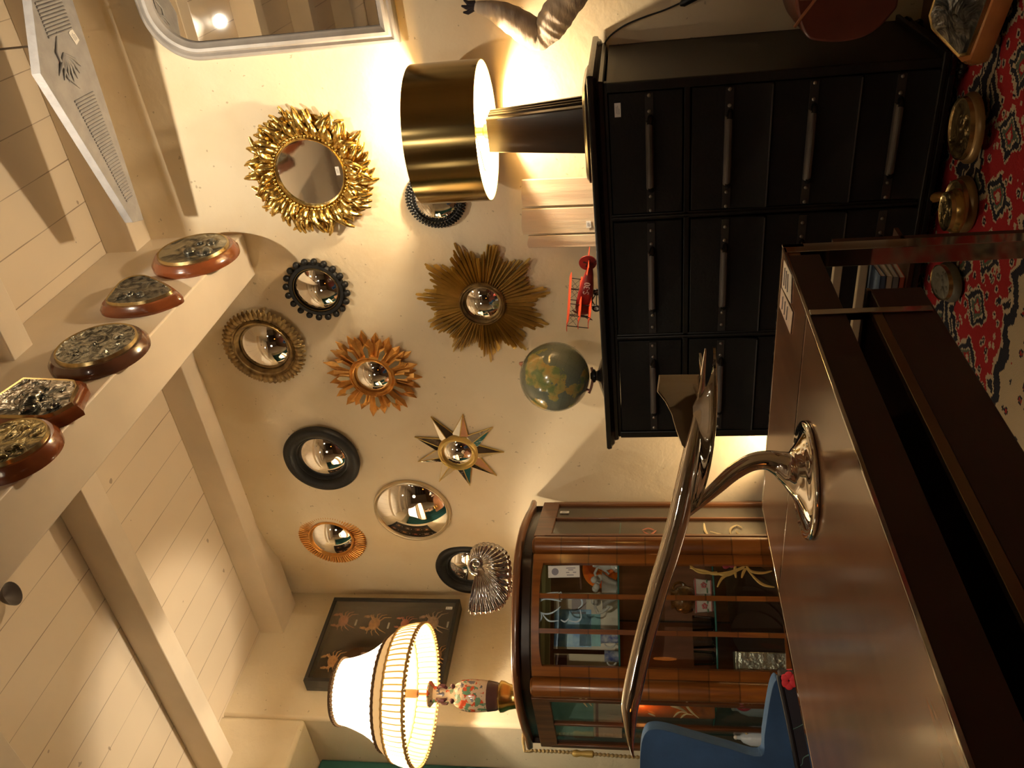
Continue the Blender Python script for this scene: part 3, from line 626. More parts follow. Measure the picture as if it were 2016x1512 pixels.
# two-tone helpers for the ringed black mirrors
R = radius_px(796, 917, 393)
mr = mirror_root('beaded_mirror', 'small convex mirror in a frame of fine black beads, half hidden behind the brass shade', 857, 393)
b = MB(); b.lathe([(R*.76, .004), (R*.76, .018), (R*.84, .022), (R*.92, .016), (R*.95, .004)], 56, closed=True); b.build('frame', BLK, mr)
b = MB()
for q, (rq, zq, nq) in enumerate(((.785, .026, 44), (.85, .030, 48), (.915, .024, 52), (.965, .013, 56))):
    for k in range(nq): a = 2*PI*(k+.5*(q % 2))/nq; b.ball((R*rq*math.cos(a), R*rq*math.sin(a), zq), R*.040, 8, 6)
b.build('bead_rim', BLKBEAD, mr); convex(mr, R*.765, R*.26, .014)

# big sunburst
R = radius_px(815, 1087, 597)
mr = mirror_root('sunburst_mirror', 'biggest sunburst mirror, dull antique gold rays of uneven length, left of the red aeroplane', 950, 597)
b = MB(); b.cur = 1; b.lathe([(R*.2, .002), (R*.66, .002), (R*.66, .006), (R*.2, .008)], 88, closed=True, mod=lambda a, i, z: 1+(-.08*math.cos(a*11) if i in (1, 2) else 0)); b.cur = 0; nr = 126
lens = []
for k in range(nr):
    a = 2*PI*k/nr; ph = (a*11/(2*PI)) % 1; L = .72+.26*(1-abs(2*ph-1))**1.3+rnd.uniform(-.05, .04); lens.append(min(L, 1.0))
for k in range(nr):
    a = 2*PI*k/nr; L = lens[k]*R; wide = 1.9 if k % 12 == 0 else 1.; z = .014+.011*(k % 2)+(.006 if wide > 1 else 0)
    M = Rz(a); w0, w1 = .0032*wide, .0056*wide; r1 = R*.30
    b.add([(r1, -w0, z-.012), (r1, w0, z-.012), (r1, 0, z+.006), (L-.012, -w1, z-.010), (L-.012, w1, z-.010), (L-.012, 0, z+.008), (L, -w1*.55, z-.010), (L, w1*.55, z-.010), (L, 0, z)],
          [(0, 1, 2)[::-1], (0, 3, 4, 1), (1, 4, 5, 2), (2, 5, 3, 0), (3, 6, 7, 4), (4, 7, 8, 5), (5, 8, 6, 3), (6, 8, 7)], M)
b.build('ray_frame', [GOLD_A, GOLD_D], mr, ang=20)
b = MB(); b.lathe([(R*.275, .012), (R*.275, .03), (R*.29, .038), (R*.305, .033), (R*.315, .040), (R*.335, .034), (R*.345, .018), (R*.34, .008)], 56, closed=True); b.build('centre_ring', GOLD_D, mr); convex(mr, R*.277, R*.10, .020)

# black ball mirror
R = radius_px(557, 689, 571)
mr = mirror_root('ball_rim_mirror', 'convex mirror ringed by separate black wooden balls, beside the end of the ceiling beam', 623, 571)
b = MB(); b.lathe([(R*.66, .004), (R*.66, .022), (R*.68, .018), (R*.71, .026), (R*.80, .026), (R*.84, .018), (R*.84, .004)], 56, closed=True); b.build('frame', BLK, mr)
b = MB(); b.lathe([(R*.66, .018), (R*.67, .0255), (R*.685, .022), (R*.68, .016)], 56, closed=True); lab(b.build('inner_ring', GOLD_D, mr), 'thin dull gold inner ring')
proto = None
for k in range(20):
    a = 2*PI*(k+.5)/20
    if proto is None: b = MB(); b.ball((0, 0, 0), R*.098, 16, 10); proto = b.build('ball', BLK, mr); o = proto
    else: o = proto.copy(); sc.collection.objects.link(o)
    o.location = (R*.90*math.cos(a), R*.90*math.sin(a), .020)
convex(mr, R*.665, R*.24, .014); price_tag(mr, T(R*.05, -R*.45, .028) @ Rx(-.3), .02, .014)

# gilt petal mirror
R = radius_px(438, 600, 684)
mr = mirror_root('petal_rim_mirror', 'round convex mirror with a dull gold rim of small upright petals, closest to the ceiling', 520, 684)
b = MB()
for k in range(48):
    for q in (0, 1):
        a = 2*PI*(k+.5*q)/48; L = R*(.99-.05*q); M = Rz(a)
        b.sheet(lambda u, v: (R*.74+(L-R*.74)*u, (2*v-1)*.0115*math.sin(PI*(.2+.78*u))**.6, .014+.010*q+.012*math.sin(PI*u*.9)+.004*(1-(2*v-1)**2)), 5, 4, .003, M)
b.build('petal_rim', GOLD_D, mr, ang=40)
b = MB(); b.lathe([(R*.60, .006), (R*.60, .022), (R*.63, .028), (R*.66, .038), (R*.69, .040), (R*.715, .032), (R*.745, .036), (R*.77, .026), (R*.80, .018), (R*.80, .006)], 60, closed=True); b.build('moulded_ring', GOLD_D, mr); convex(mr, R*.61, R*.23, .014)

# small sunburst with mirror blades
R = radius_px(636, 833, 738)
mr = mirror_root('blade_sunburst_mirror', 'small sunburst mirror with broad orange gold pointed blades and mirror strips between them', 735, 738)
def blade(b, L0, L1, w_, z, M, t=.010):
    Lm = L0+(L1-L0)*.72
    o_ = [(L0, -w_*.55), (Lm, -w_), (L1, 0), (Lm, w_), (L0, w_*.55)]
    vs = [(x, y, z-t*.6) for x, y in o_]+[(L0, 0, z+t*.5), (Lm, 0, z+t*.5), (L1-.002, 0, z)]
    b.add(vs, [(0, 1, 2, 3, 4)[::-1], (0, 5, 6, 1), (1, 6, 7, 2), (2, 7, 6, 3), (3, 6, 5, 4), (4, 5, 0)], M)
for k in range(44):
    a = 2*PI*(k+.5)/44; L1 = R*(.99, .88, .96, .80)[k % 4]*rnd.uniform(.96, 1.01)
    b = MB(); blade(b, R*.40, L1, R*.078, .012+.010*(k % 3), Rz(a+rnd.uniform(-.03, .03))); b.build('gilt_blade', GOLD_O, mr, smooth=False)
for k in range(12):
    a = 2*PI*k/12; b = MB(); blade(b, R*.40, R*.74, R*.080, .040, Rz(a), .008); g = b.build('gilt_blade', GOLD_O, mr, smooth=False)
    b = MB(); M = Rz(a); b.prism([(R*.45, -R*.032), (R*.64, -R*.05), (R*.71, 0), (R*.64, R*.05), (R*.45, R*.032)], .0445, .047, M @ Rx(.0)); lab(b.build('mirror_strip', mat('aged_mirror_strip', (.75, .78, .76), .06, 1.), g, smooth=False), 'grey mirror strip set in the blade')
b = MB(); b.lathe([(R*.36, .010), (R*.36, .04), (R*.385, .047), (R*.41, .040), (R*.43, .045), (R*.455, .040), (R*.46, .01)], 56, closed=True); b.build('centre_ring', GOLD_O, mr); convex(mr, R*.365, R*.14, .028)

# plain black mirrors
def black_mirror(label, px, py, x0, x1):
    R = radius_px(x0, x1, py); mr = mirror_root('black_convex_mirror', label, px, py)
    b = MB(); b.lathe([(R*.64, .004), (R*.64, .022), (R*.665, .030), (R*.69, .028), (R*.71, .036), (R*.79, .048), (R*.88, .052), (R*.96, .047), (R*1.0, .034), (R*.99, .016), (R*.96, .004)], 64, closed=True); b.build('frame', BLK, mr, ang=60)
    convex(mr, R*.655, R*.24, .014); return mr, R
black_mirror('convex mirror in a wide smooth black frame, fully visible near the ceiling joist', 634, 902, 559, 706)
black_mirror('convex mirror in a wide black frame, partly hidden behind the silver shell', 923, 1118, 860, 992)

# star mirror
R = radius_px(809, 994, 890)
mr = mirror_root('star_mirror', 'nine pointed star mirror with gold edged mirror facets below the small sunburst', 902, 890)
FACET = mat('facet_mirror', (.85, .86, .84), .03, 1., bump=.08, bscale=14)
for k in range(9):
    a = PI*.5+2*PI*(k+.42)/9; M = Rz(a); L = R*(1.0 if k % 2 else .96); r1 = R*.34; w_ = R*.20
    b = MB(); b.add([(r1, -w_, .004), (r1, w_, .004), (L, 0, .004), (r1, -w_, .012), (r1, w_, .012), (L, 0, .010), (r1, 0, .030)], [(2, 1, 0), (0, 1, 4, 6, 3), (1, 2, 5, 4), (2, 0, 3, 5), (3, 6, 5), (6, 4, 5)], M)
    p = b.build('star_point', GOLD_A, mr, smooth=False)
    for sg in (-1, 1):
        A, B_, C_ = Vector((r1, sg*w_, .0125)), Vector((L, 0, .0105)), Vector((r1, 0, .0305)); ce = (A+B_+C_)/3; n_ = (B_-A).cross(C_-A).normalized(); n_ = n_ if n_.z > 0 else -n_
        P = [ce+(q-ce)*.86+n_*.0012 for q in (A, B_, C_)]
        b = MB(); b.add([tuple(q) for q in P]+[tuple(q-n_*.0015) for q in P], [(0, 1, 2), (3, 5, 4), (0, 3, 4, 1), (1, 4, 5, 2), (2, 5, 3, 0)], M); lab(b.build('mirror_facet', FACET, p, smooth=False), 'bevelled mirror facet')
    b = MB(); b.tube([(r1, 0, .0312), (L, 0, .0112)], .002, 6, M); b.build('ridge', GOLD_A, p)
b = MB(); b.lathe([(R*.34, .012), (R*.34, .040), (R*.365, .048), (R*.40, .046), (R*.425, .034), (R*.425, .006)], 48, closed=True); b.build('centre_ring', GOLD_A, mr); convex(mr, R*.345, R*.13, .028)

# large frameless convex mirror
R = radius_px(736, 886, 1008)
mr = mirror_root('silver_convex_mirror', 'largest fully convex mirror, only a thin pale metal rim round its bulging glass', 811, 1008)
b = MB(); b.lathe([(R*.95, .002), (R*.95, .022), (R*.965, .027), (R*.985, .024), (R*1.0, .012), (R*1.0, .002)], 64, closed=True); b.build('thin_rim', mat('pale_brass_rim', (.62, .52, .36), .3, .9), mr); convex(mr, R*.955, R*.30, .016)

# orange ribbed mirror
R = radius_px(588, 720, 1062)
mr = mirror_root('ribbed_rim_mirror', 'convex mirror in a flat orange gold radially ribbed rim, farthest left at the ceiling', 653, 1062)
b = MB(); b.lathe([(R*.64, .002), (R*.64, .010), (R*.97, .007), (R*.97, .002)], 64, closed=True)
for k in range(72):
    M = Rz(2*PI*k/72); b.tube([(R*.655, 0, .012), (R*.80, 0, .014), (R*.95, 0, .010), (R*.995, 0, .005)], [R*.018, R*.030, R*.034, R*.016], 7, M, upv=(0, 0, 1))
b.build('ribbed_rim', GOLD_O, mr, ang=30)
b = MB(); b.lathe([(R*.635, .004), (R*.635, .026), (R*.65, .031), (R*.67, .027), (R*.67, .015)], 56, closed=True); b.build('inner_ring', GOLD_O, mr); convex(mr, R*.64, R*.23, .014)

# ------------------------------------------------------------------ tall grey wall mirror with rounded top corners
gm_ = thing('grey_framed_mirror', 'tall mirror in a grey painted frame with rounded upper corners, above the brass lamp', 'mirror', (-.15, YW, 1.87), (PI/2-.0, 0, 0))
HW, HH = .475, 1.0
def arch(hw, hh, r, y0=0., n=14):
    P = [(hw, y0)]
    for k in range(n+1): a = PI/2*k/n; P.append((hw-r+r*math.cos(a), hh-r+r*math.sin(a)))
    for k in range(n+1): a = PI/2+PI/2*k/n; P.append((-hw+r+r*math.cos(a), hh-r+r*math.sin(a)))
    P.append((-hw, y0)); return P
GREYP = mat('grey_frame_paint', (.38, .345, .31), .42, var=.18, vscale=12, bump=.1, bscale=40)
secs = [(0, .004), (0, .030), (.006, .038), (.016, .040), (.026, .034), (.034, .042), (.046, .042), (.056, .030), (.064, .026), (.070, .014), (.070, .004)]
vs = []; Lp = 0
for o_, z in secs:
    P = arch(HW-o_, HH-o_, .21-o_*.9, o_); Lp = len(P); vs += [(x, y, z) for x, y in P]
S = len(secs); fs = [(i*Lp+j, i*Lp+(j+1) % Lp, ((i+1) % S)*Lp+(j+1) % Lp, ((i+1) % S)*Lp+j) for i in range(S) for j in range(Lp)]
b = MB(); b.add(vs, fs); b.build('frame', GREYP, gm_, ang=35)
b = MB(); b.prism(arch(HW-.069, HH-.069, .146, .069), .012, .016); b.build('mirror_pane', mat('wall_mirror_glass', (.86, .86, .84), .015, 1.), gm_, smooth=False)
b = MB(); P = arch(HW-.067, HH-.067, .147, .068); b.tube([(x, y, .017) for x, y in P], .0022, 6, closed=True); b.build('dark_slip', BLK, gm_)

# ------------------------------------------------------------------ grey carved pediment hung under the joists
zp = 3.0
pp = [on(*q, 2, zp) for q in ((62, 0), (80, 145), (262, 438), (283, 433), (143, 0))]
c0 = Vector((-.02, 2.97, zp)); pd = thing('carved_pediment', 'long grey painted carved wooden pediment tapering to a blunt tip, hung below the ceiling joist', 'ornament', c0)
half = [(q.x-c0.x, q.y-c0.y) for q in (pp[4], pp[3], pp[2], pp[1], pp[0])]
poly = half+[(-x, y) for x, y in reversed(half)]
GREYW = mat('grey_carved_wood', (.36, .345, .34), .5, var=.15, vscale=20, bump=.25, bscale=50)
b = MB(); b.prism(poly, 0, .035)
def ped_edges(x):
    def li(P, Q): return P[1]+(Q[1]-P[1])*(x-P[0])/(Q[0]-P[0])
    return li(half[3], half[2]), li(half[0], half[1])
for sg in (-1, 1):
    for k in range(34):
        x = -.63-.41*k/33; ya, yb = ped_edges(x); b.tube([(sg*-x, ya+(yb-ya)*.30, -.001), (sg*-x, ya+(yb-ya)*.78, -.001)], .0044, 6)
    for k in range(10): x = -.30-.012*k; b.tube([(sg*-x, -.10, -.001), (sg*-x, .05, -.001)], .0048, 6)
    for k in range(7):
        a = -.9+k*.3; b.tube([(sg*.47, -.05, -.001), (sg*(.47+.05*math.cos(a)), -.05+.05*math.sin(a), -.007), (sg*(.47+.10*math.cos(a)), -.05+.09*math.sin(a), -.001)], [.003, .007, .002], 6)
    b.tube([(sg*.40, -.04, 0), (sg*.46, -.09, -.004), (sg*.55, -.08, -.004), (sg*.60, -.03, 0)], [.003, .006, .005, .002], 6)
b.build('board', GREYW, pd, bevel=.0015)
t_ = on(145, 72, 2, zp)-c0; price_tag(pd, T(t_.x, t_.y, -.001) @ Rz(-.4) @ Rx(PI), .05, .03)
b = MB()
for sx in (-.45, .45): b.tube([(sx, .02, .03), (sx, .02, ZC-zp)], .004, 6)
b.build('hanger', GREYP, pd)

# ------------------------------------------------------------------ bent cloth arm on the wall
ap = [on(*q, 1, 3.17) for q in ((904, 14), (935, 12), (975, 22), (1010, 40), (1040, 60), (1058, 74), (1072, 66), (1085, 48), (1102, 22), (1125, -8), (1150, -45))]
am = thing('cloth_arm', 'bent arm shaped wall ornament in wrinkled beige cloth to the right of the brass shade', 'ornament', ap[5]+Vector((0, .09, 0)))
A0 = am.location
pts = spline([p-A0 for p in ap[1:]], 10); rad0 = lerpl([.018, .044, .060, .064, .052, .056, .070, .070, .066, .064], 10)
CL = mat('crumpled_linen', (.60, .50, .40), .85, var=.2, vscale=9, bump=.8, bscale=11, stretch=(1, 1, 3))
b = MB(); b.tube(pts, [r*.92*(1+.018*math.sin(i*1.05)+.022*math.sin(i*.47+1)) for i, r in enumerate(rad0)], 26, flat=.9, upv=(0, -1, 0), twist=.03); b.build('sleeve', CL, am)
b = MB(); h0 = ap[1]-A0
for k, (dx, dy) in enumerate(((-.012, .055), (.010, .060), (.028, .045))):
    b.tube([h0+Vector((dx*.3, 0, 0)), h0+Vector((dx*.8-.008, -.01, dy*.5)), h0+Vector((dx-.002, -.018, dy*.75))], [.012, .008, .003], 8)
lab(b.build('claw', mat('dark_claw', (.05, .04, .045), .5), am), 'small dark claws')

# ------------------------------------------------------------------ leather sling seat right of the chest
lq = [on(*q, 1, 2.88) for q in ((1548, -30), (1556, 20), (1572, 52), (1600, 60), (1640, 60), (1680, 50), (1712, 28), (1740, -4))]
lt = thing('leather_chair', 'tan leather seat with wooden leg cut off by the picture edge right of the chest', 'chair', (lq[3].x+.02, 2.88, 0))
L0 = lt.location; LEA = mat('tan_leather', (.15, .038, .024), .32, var=.35, vscale=6, bump=.15, bscale=40)
b = MB(); lp2 = [(q.x-L0.x, q.z) for q in lq]; lp2 = [(v[0], v[1]) for v in spline([(x, z, 0) for x, z in lp2], 5)]; lp2 += [(.42, lp2[-1][1]-.01), (.44, lp2[0][1]+.03)]
b.prism(lp2, -.16, .16, Rx(PI/2)); sl = b.build('leather_seat', LEA, lt, bevel=.03)
b = MB(); b.tube([(on(x, y, 1, 2.72)-L0) for x, y in ((1564, 54), (1578, 34), (1594, 14), (1612, -10), (1630, -34))], .005, 6); b.build('seam', mat('leather_seam', (.40, .17, .08), .45), sl)
CHW = mat('chair_wood', (.22, .075, .03), .35, var=.3, vscale=12, stretch=(6, 6, 1))
for dx in (.16, .62):
    for dy in (-.15, .15):
        b = MB(); b.tube([(dx, dy, .0135), (dx, dy, .48)], [.016, .024], 12); b.build('leg', CHW, lt)
b = MB(); b.box(.10, .66, -.17, -.14, .47, .52); b.box(.10, .66, .14, .17, .47, .52); b.box(.64, .66, -.17, .17, .47, .52); b.build('seat_frame', CHW, lt, bevel=.004)

# ------------------------------------------------------------------ black box frame with pinned crabs on the left wall
XB = -3.80; k_ = 3.80/3.4
cA, cB, cC, cD = on(655, 1175, 0, XB), on(600, 1340, 0, XB), on(903, 1180, 0, XB), on(885, 1290, 0, XB)
cy1, cy0 = (cA.y+cC.y)/2, cB.y; cz1, cz0 = (cA.z+cB.z)/2, (cC.z+cD.z)/2
bx = thing('specimen_box', 'black glazed box frame of pinned crabs on the left wall behind the fringed lamp shade', 'picture frame', (XL, (cy0+cy1)/2, (cz0+cz1)/2), (PI/2, 0, PI/2))
hw_b, hh_b = (cy1-cy0)/2, (cz1-cz0)/2      # local x = +Y of the room, y up, z into the room
b = MB(); dpt = XB-XL
b.box(-hw_b, hw_b, -hh_b, hh_b, 0, .03); b.box(-hw_b, -hw_b+.022, -hh_b, hh_b, .03, dpt); b.box(hw_b-.022, hw_b, -hh_b, hh_b, .03, dpt); b.box(-hw_b+.022, hw_b-.022, -hh_b, -hh_b+.022, .03, dpt); b.box(-hw_b+.022, hw_b-.022, hh_b-.022, hh_b, .03, dpt)
b.build('frame', mat('box_black', (.018, .016, .014), .35), bx, bevel=.002)
b = MB(); b.box(-hw_b+.022, hw_b-.022, -hh_b+.022, hh_b-.022, .030, .034); b.build('backing', mat('box_backing', (.040, .028, .018), .8), bx, smooth=False)
b = MB(); b.box(-hw_b+.02, hw_b-.02, -hh_b+.02, hh_b-.02, dpt-.006, dpt-.003); b.build('glass_pane', glassmat('box_glass', (.97, .96, .95), .5), bx, smooth=False)
CRABS = [mat('crab_pink', (.85, .36, .20), .4, var=.3, vscale=60), mat('crab_orange', (.85, .45, .17), .4, var=.3, vscale=60), mat('crab_red', (.75, .20, .10), .4, var=.3, vscale=60), mat('crab_cream', (.70, .48, .34), .4, var=.3, vscale=60)]
def crab(cx, cy, s, m, rot):
    M = T(cx, cy, .040) @ Rz(rot); b = MB()
    b.ball((0, 0, .010), s, 16, 10, (1.1, .85, .45), M)
    for sg in (-1, 1):
        for k in range(4):
            a = math.radians(-50+k*27); p1 = Vector((sg*s*.85*math.cos(a), s*.6*math.sin(a)-.1*s, .008)); p2 = p1+Vector((sg*s*.75*math.cos(a*.7), s*.85*math.sin(a)-.05*s, .008)); p3 = p2+Vector((sg*s*.5*math.cos(a), s*.8*math.sin(a)-.35*s, -.010))
            b.tube([p1, p2, p3], [s*.11, s*.085, s*.03], 6, M)
        p1 = Vector((sg*s*.75, s*.45, .012)); p2 = p1+Vector((sg*s*.6, s*.45, .006)); p3 = p2+Vector((-sg*s*.25, s*.6, 0))
        b.tube([p1, p2], [s*.15, s*.18], 8, M); b.ball(p3-Vector((0, s*.18, 0)), s*.3, 10, 8, (.75, 1.25, .7), M); b.tube([p3, p3+Vector((-sg*s*.22, s*.42, 0))], [s*.12, s*.03], 6, M); b.tube([p3+Vector((sg*s*.1, 0, 0)), p3+Vector((sg*s*.02, s*.45, 0))], [s*.10, s*.03], 6, M)
    c_ = b.build('crab', m, bx)
    b = MB(); b.box(-.022, .022, -.005, .005, .035, .037, T(cx+.0, cy-s*2.1, 0)); b.build('name_slip', PAPER, c_, smooth=False)
spots = [((676, 1222), .036, 0), ((737, 1228), .040, 1), ((797, 1228), .030, 2), ((852, 1226), .042, 3), ((655, 1302), .036, 1), ((728, 1300), .034, 3), ((800, 1300), .034, 0), ((860, 1290), .034, 1)]
for (qx, qy), s, mi in spots:
    p = on(qx, qy, 0, XB-.04); crab(p.y-bx.location.y, p.z-bx.location.z, s, CRABS[mi], rnd.uniform(-.25, .25))
price_tag(bx, T(hw_b-.07, -hh_b+.055, dpt-.002), .020, .040)

# ------------------------------------------------------------------ plaques on the beam
WOODP = mat('plaque_mahogany', (.24, .065, .02), .2, var=.35, vscale=7, coat=.5); WOODQ = mat('plaque_walnut', (.14, .06, .035), .2, var=.35, vscale=7, coat=.5)
def relief_mat(name, c1, c2, sc_=16, rough=.3, h=.02):
    m = bpy.data.materials.new(name); m.use_nodes = True; nt = m.node_tree; b = nt.nodes['Principled BSDF']; MATS[name] = m
    b.inputs['Metallic'].default_value = .9; b.inputs['Roughness'].default_value = rough
    tc = N(nt, 'ShaderNodeTexCoord'); n = N(nt, 'ShaderNodeTexNoise'); n.inputs['Scale'].default_value = sc_; n.inputs['Detail'].default_value = 3; n.inputs['Distortion'].default_value = 1.5; nt.links.new(tc.outputs['Object'], n.inputs['Vector'])
    v = N(nt, 'ShaderNodeTexVoronoi'); v.inputs['Scale'].default_value = sc_*1.3; nt.links.new(tc.outputs['Object'], v.inputs['Vector'])
    r = N(nt, 'ShaderNodeValToRGB'); r.color_ramp.elements[0].position = .38; r.color_ramp.elements[1].position = .58; r.color_ramp.elements[0].color = (*c2, 1); r.color_ramp.elements[1].color = (*c1, 1); nt.links.new(n.outputs[0], r.inputs[0]); nt.links.new(r.outputs[0], b.inputs['Base Color'])
    bp = N(nt, 'ShaderNodeBump'); bp.inputs['Distance'].default_value = h; bp.inputs['Strength'].default_value = .9
    nt.links.new(math_(nt, 'ADD', n.outputs[0], math_(nt, 'MULTIPLY', v.outputs[0], -.5)), bp.inputs['Height']); nt.links.new(bp.outputs[0], b.inputs['Normal']); return m
RELS = [relief_mat('relief_pewter', (.50, .46, .34), (.10, .10, .09), 13, .3, .012), relief_mat('relief_grey_bronze', (.30, .28, .22), (.05, .05, .045), 22), relief_mat('relief_silver', (.60, .60, .52), (.10, .10, .09), 28, .25), relief_mat('relief_steel', (.50, .47, .42), (.06, .07, .07), 14, .16), relief_mat('relief_brass', (.50, .42, .22), (.10, .08, .04), 16, .22)]
def scale_poly(P, k, c=None):
    n = len(P); c = c or (sum(p[0] for p in P)/n, sum(p[1] for p in P)/n); return [(c[0]+(p[0]-c[0])*k, c[1]+(p[1]-c[1])*k) for p in P]
def plaque(label, loc, rot, poly, woodm, relm, t=.024, k=.82, lumps=None, cat='plaque', name='relief_plaque', group=None):
    pq = thing(name, label, cat, loc, rot, group)
    b = MB(); loft(b, [(poly, 0), (poly, t*.45), (scale_poly(poly, .965), t*.62), (scale_poly(poly, .955), t*.72), (scale_poly(poly, .90), t)]); b.build('wooden_base', woodm, pq, ang=50)
    q = scale_poly(poly, k); b = MB(); loft(b, [(q, t), (scale_poly(q, 1.0), t+.006), (scale_poly(q, .97), t+.010), (scale_poly(q, .93), t+.007)]); 
    cx = sum(p[0] for p in poly)/len(poly); cy = sum(p[1] for p in poly)/len(poly)
    for lx, ly, lr, sx, sy, ro in (lumps or []): b.ball((0, 0, 0), lr, 12, 8, (sx, sy, .45), T(cx+lx, cy+ly, t+.006) @ Rz(ro))
    b.build('metal_relief', relm, pq, ang=40)
    o_, i_ = scale_poly(poly, k+.035), scale_poly(poly, k-.035); n_ = len(poly); b = MB()
    vs = [(x, y, t-.001) for x, y in o_]+[(x, y, t+.012) for x, y in scale_poly(poly, k+.01)]+[(x, y, t+.009) for x, y in i_]
    b.add(vs, [(a*n_+j, a*n_+(j+1) % n_, (a+1)*n_+(j+1) % n_, (a+1)*n_+j) for a in (0, 1) for j in range(n_)]); lab(b.build('metal_rim', mat('rim_brass', (.50, .38, .18), .25, .95), pq, ang=60), 'bright brass rim')
    return pq
FB = -1.367
def on_beam(x, y): return on(x, y, 0, FB+.02)
def beam_frame(): return (PI/2, 0, PI/2)      # local x = +Y, y = up, z = +X
def rlumps(n, R, s): return [(rnd.uniform(-R, R)*.75, rnd.uniform(-R, R)*.75, s*rnd.uniform(.6, 1.4), rnd.uniform(.6, 1.5), rnd.uniform(.4, 1.), rnd.uniform(0, 3)) for _ in range(n)]
p = on_beam(385, 503); plaque('round reddish wood plaque with dull pewter relief, closest to the wall end of the beam', (FB, p.y, p.z), beam_frame(), circ(0, 0, .180, 56), WOODP, RELS[0], .045, .80, rlumps(5, .09, .030))
p = on_beam(278, 584)
sh = [on_beam(*q) for q in ((196, 610), (205, 596), (232, 563), (262, 549), (292, 547), (322, 558), (345, 570), (360, 583), (345, 594), (300, 610), (255, 617), (215, 617))]
sp_ = [(q.y-p.y, q.z-p.z) for q in sh]; sp_ = [tuple(v) for v in spline([(x, y, 0) for x, y in sp_], 3, True)]; sp_ = [(v[0], v[1]) for v in sp_]
plaque('shield shaped wooden plaque with quartered grey relief, second plaque from the wall', (FB, p.y, p.z), beam_frame(), sp_, WOODP, RELS[1], .038, .78, rlumps(6, .07, .020))
p = on_beam(195, 690); plaque('round dark wood plaque with silvery crowded relief, middle of the five on the beam', (FB, p.y, p.z), beam_frame(), circ(0, 0, .168, 56), WOODQ, RELS[2], .040, .80, rlumps(16, .11, .014))
p = on_beam(70, 792)
cr = [on_beam(*q) for q in ((174, 765), (160, 798), (163, 806), (125, 828), (95, 838), (40, 838), (-60, 836), (-70, 815), (-20, 790), (45, 746), (150, 750), (168, 752))]
cp = [(q.y-p.y, q.z-p.z) for q in cr]
plaque('square wooden plaque with clipped corners and shiny steel scene, fourth from the wall', (FB, p.y, p.z), beam_frame(), cp, WOODP, RELS[3], .032, .80, [(.0, .02, .06, 1.3, .5, .2)]+rlumps(10, .09, .018))
p = on_beam(22, 888); plaque('round wood plaque with yellowish brass relief, cut by the picture edge', (FB, p.y, p.z), beam_frame(), circ(0, 0, .140, 56), WOODP, RELS[4], .045, .80, rlumps(12, .10, .016))

# small grey bell shade under the ceiling, left
s1, s2 = on(28, 1145, 2, 3.28), on(12, 1192, 2, 3.28); sm = (s1+s2)/2; ax = Vector((.25, -.35, -.3)).normalized()
bs_ = thing('ceiling_spotlight', 'small unlit grey bell shaped spotlight under the boards at the picture edge', 'spotlight', Vector((sm.x+.02, sm.y-.06, ZC)))
b = MB(); b.lathe([(.02, -.0), (.02, -.01), (.006, -.012), (.006, -.02)], 16); b.build('ceiling_rose', GREYP, bs_)
M = (sm-bs_.location); M = Matrix.Translation(M+Vector((0, 0, -.01))) @ Vector((.30, .25, -.9)).to_track_quat('Z', 'Y').to_matrix().to_4x4()
b = MB(); b.lathe([(.004, -.045), (.020, -.04), (.036, -.02), (.046, 0), (.044, 0), (.033, -.019), (.004, -.036)], 24, M, caps=False); b.build('bell_shade', mat('dark_grey_metal', (.12, .105, .10), .5, .3), bs_)
# ceiling spot fixtures of the shop, then the globe lamps added for fill light
for (p, t, e), w_ in zip(SPOTS, ('assumed between the joists nearest the brass lamp', 'near the back wall of the shop', 'in the left bay of the ceiling', 'above the table', 'added to brighten the display cabinet')):
    d = (Vector(t)-Vector(p)).normalized(); sp2 = thing('track_spotlight', 'small white ceiling spotlight '+w_, 'spotlight', (p[0], p[1], ZC))
    M = Matrix.Translation(Vector(p)-Vector((p[0], p[1], ZC))) @ (-d).to_track_quat('Z', 'Y').to_matrix().to_4x4()
    b = MB(); b.lathe([(.030, .012), (.032, .012), (.032, .06), (.012, .075), (.0, .075)], 24, M, caps=False); b.tube([(0, 0, 0), (0, 0, p[2]+.1-ZC)], .008, 8); b.build('spot_housing', mat('white_metal', (.7, .68, .62), .4), sp2)
    b = MB(); b.lathe([(0, .030), (.024, .030), (.024, .034), (0, .034)], 20, M); b.build('lens', emis('spot_glow', (1, .9, .75), 12), sp2)
for x, y, z in ((-.4, -1.4, 2.55), (-2.6, .2, 2.35)):
    pn = thing('fill_globe_lamp', 'white opal globe lamp added for fill light, hanging '+('in the middle of the shop' if x > -1 else 'near the left wall recess'), 'lamp', (x, y, ZC))
    b = MB(); b.tube([(0, 0, 0), (0, 0, z-ZC+.14)], .004, 6); b.build('flex', BLACKWOOD, pn)
    b = MB(); b.ball((0, 0, z-ZC), .15, 24, 16); o = b.build('opal_globe', shade_cloth('opal_glass', (.9, .86, .78), .8), pn)

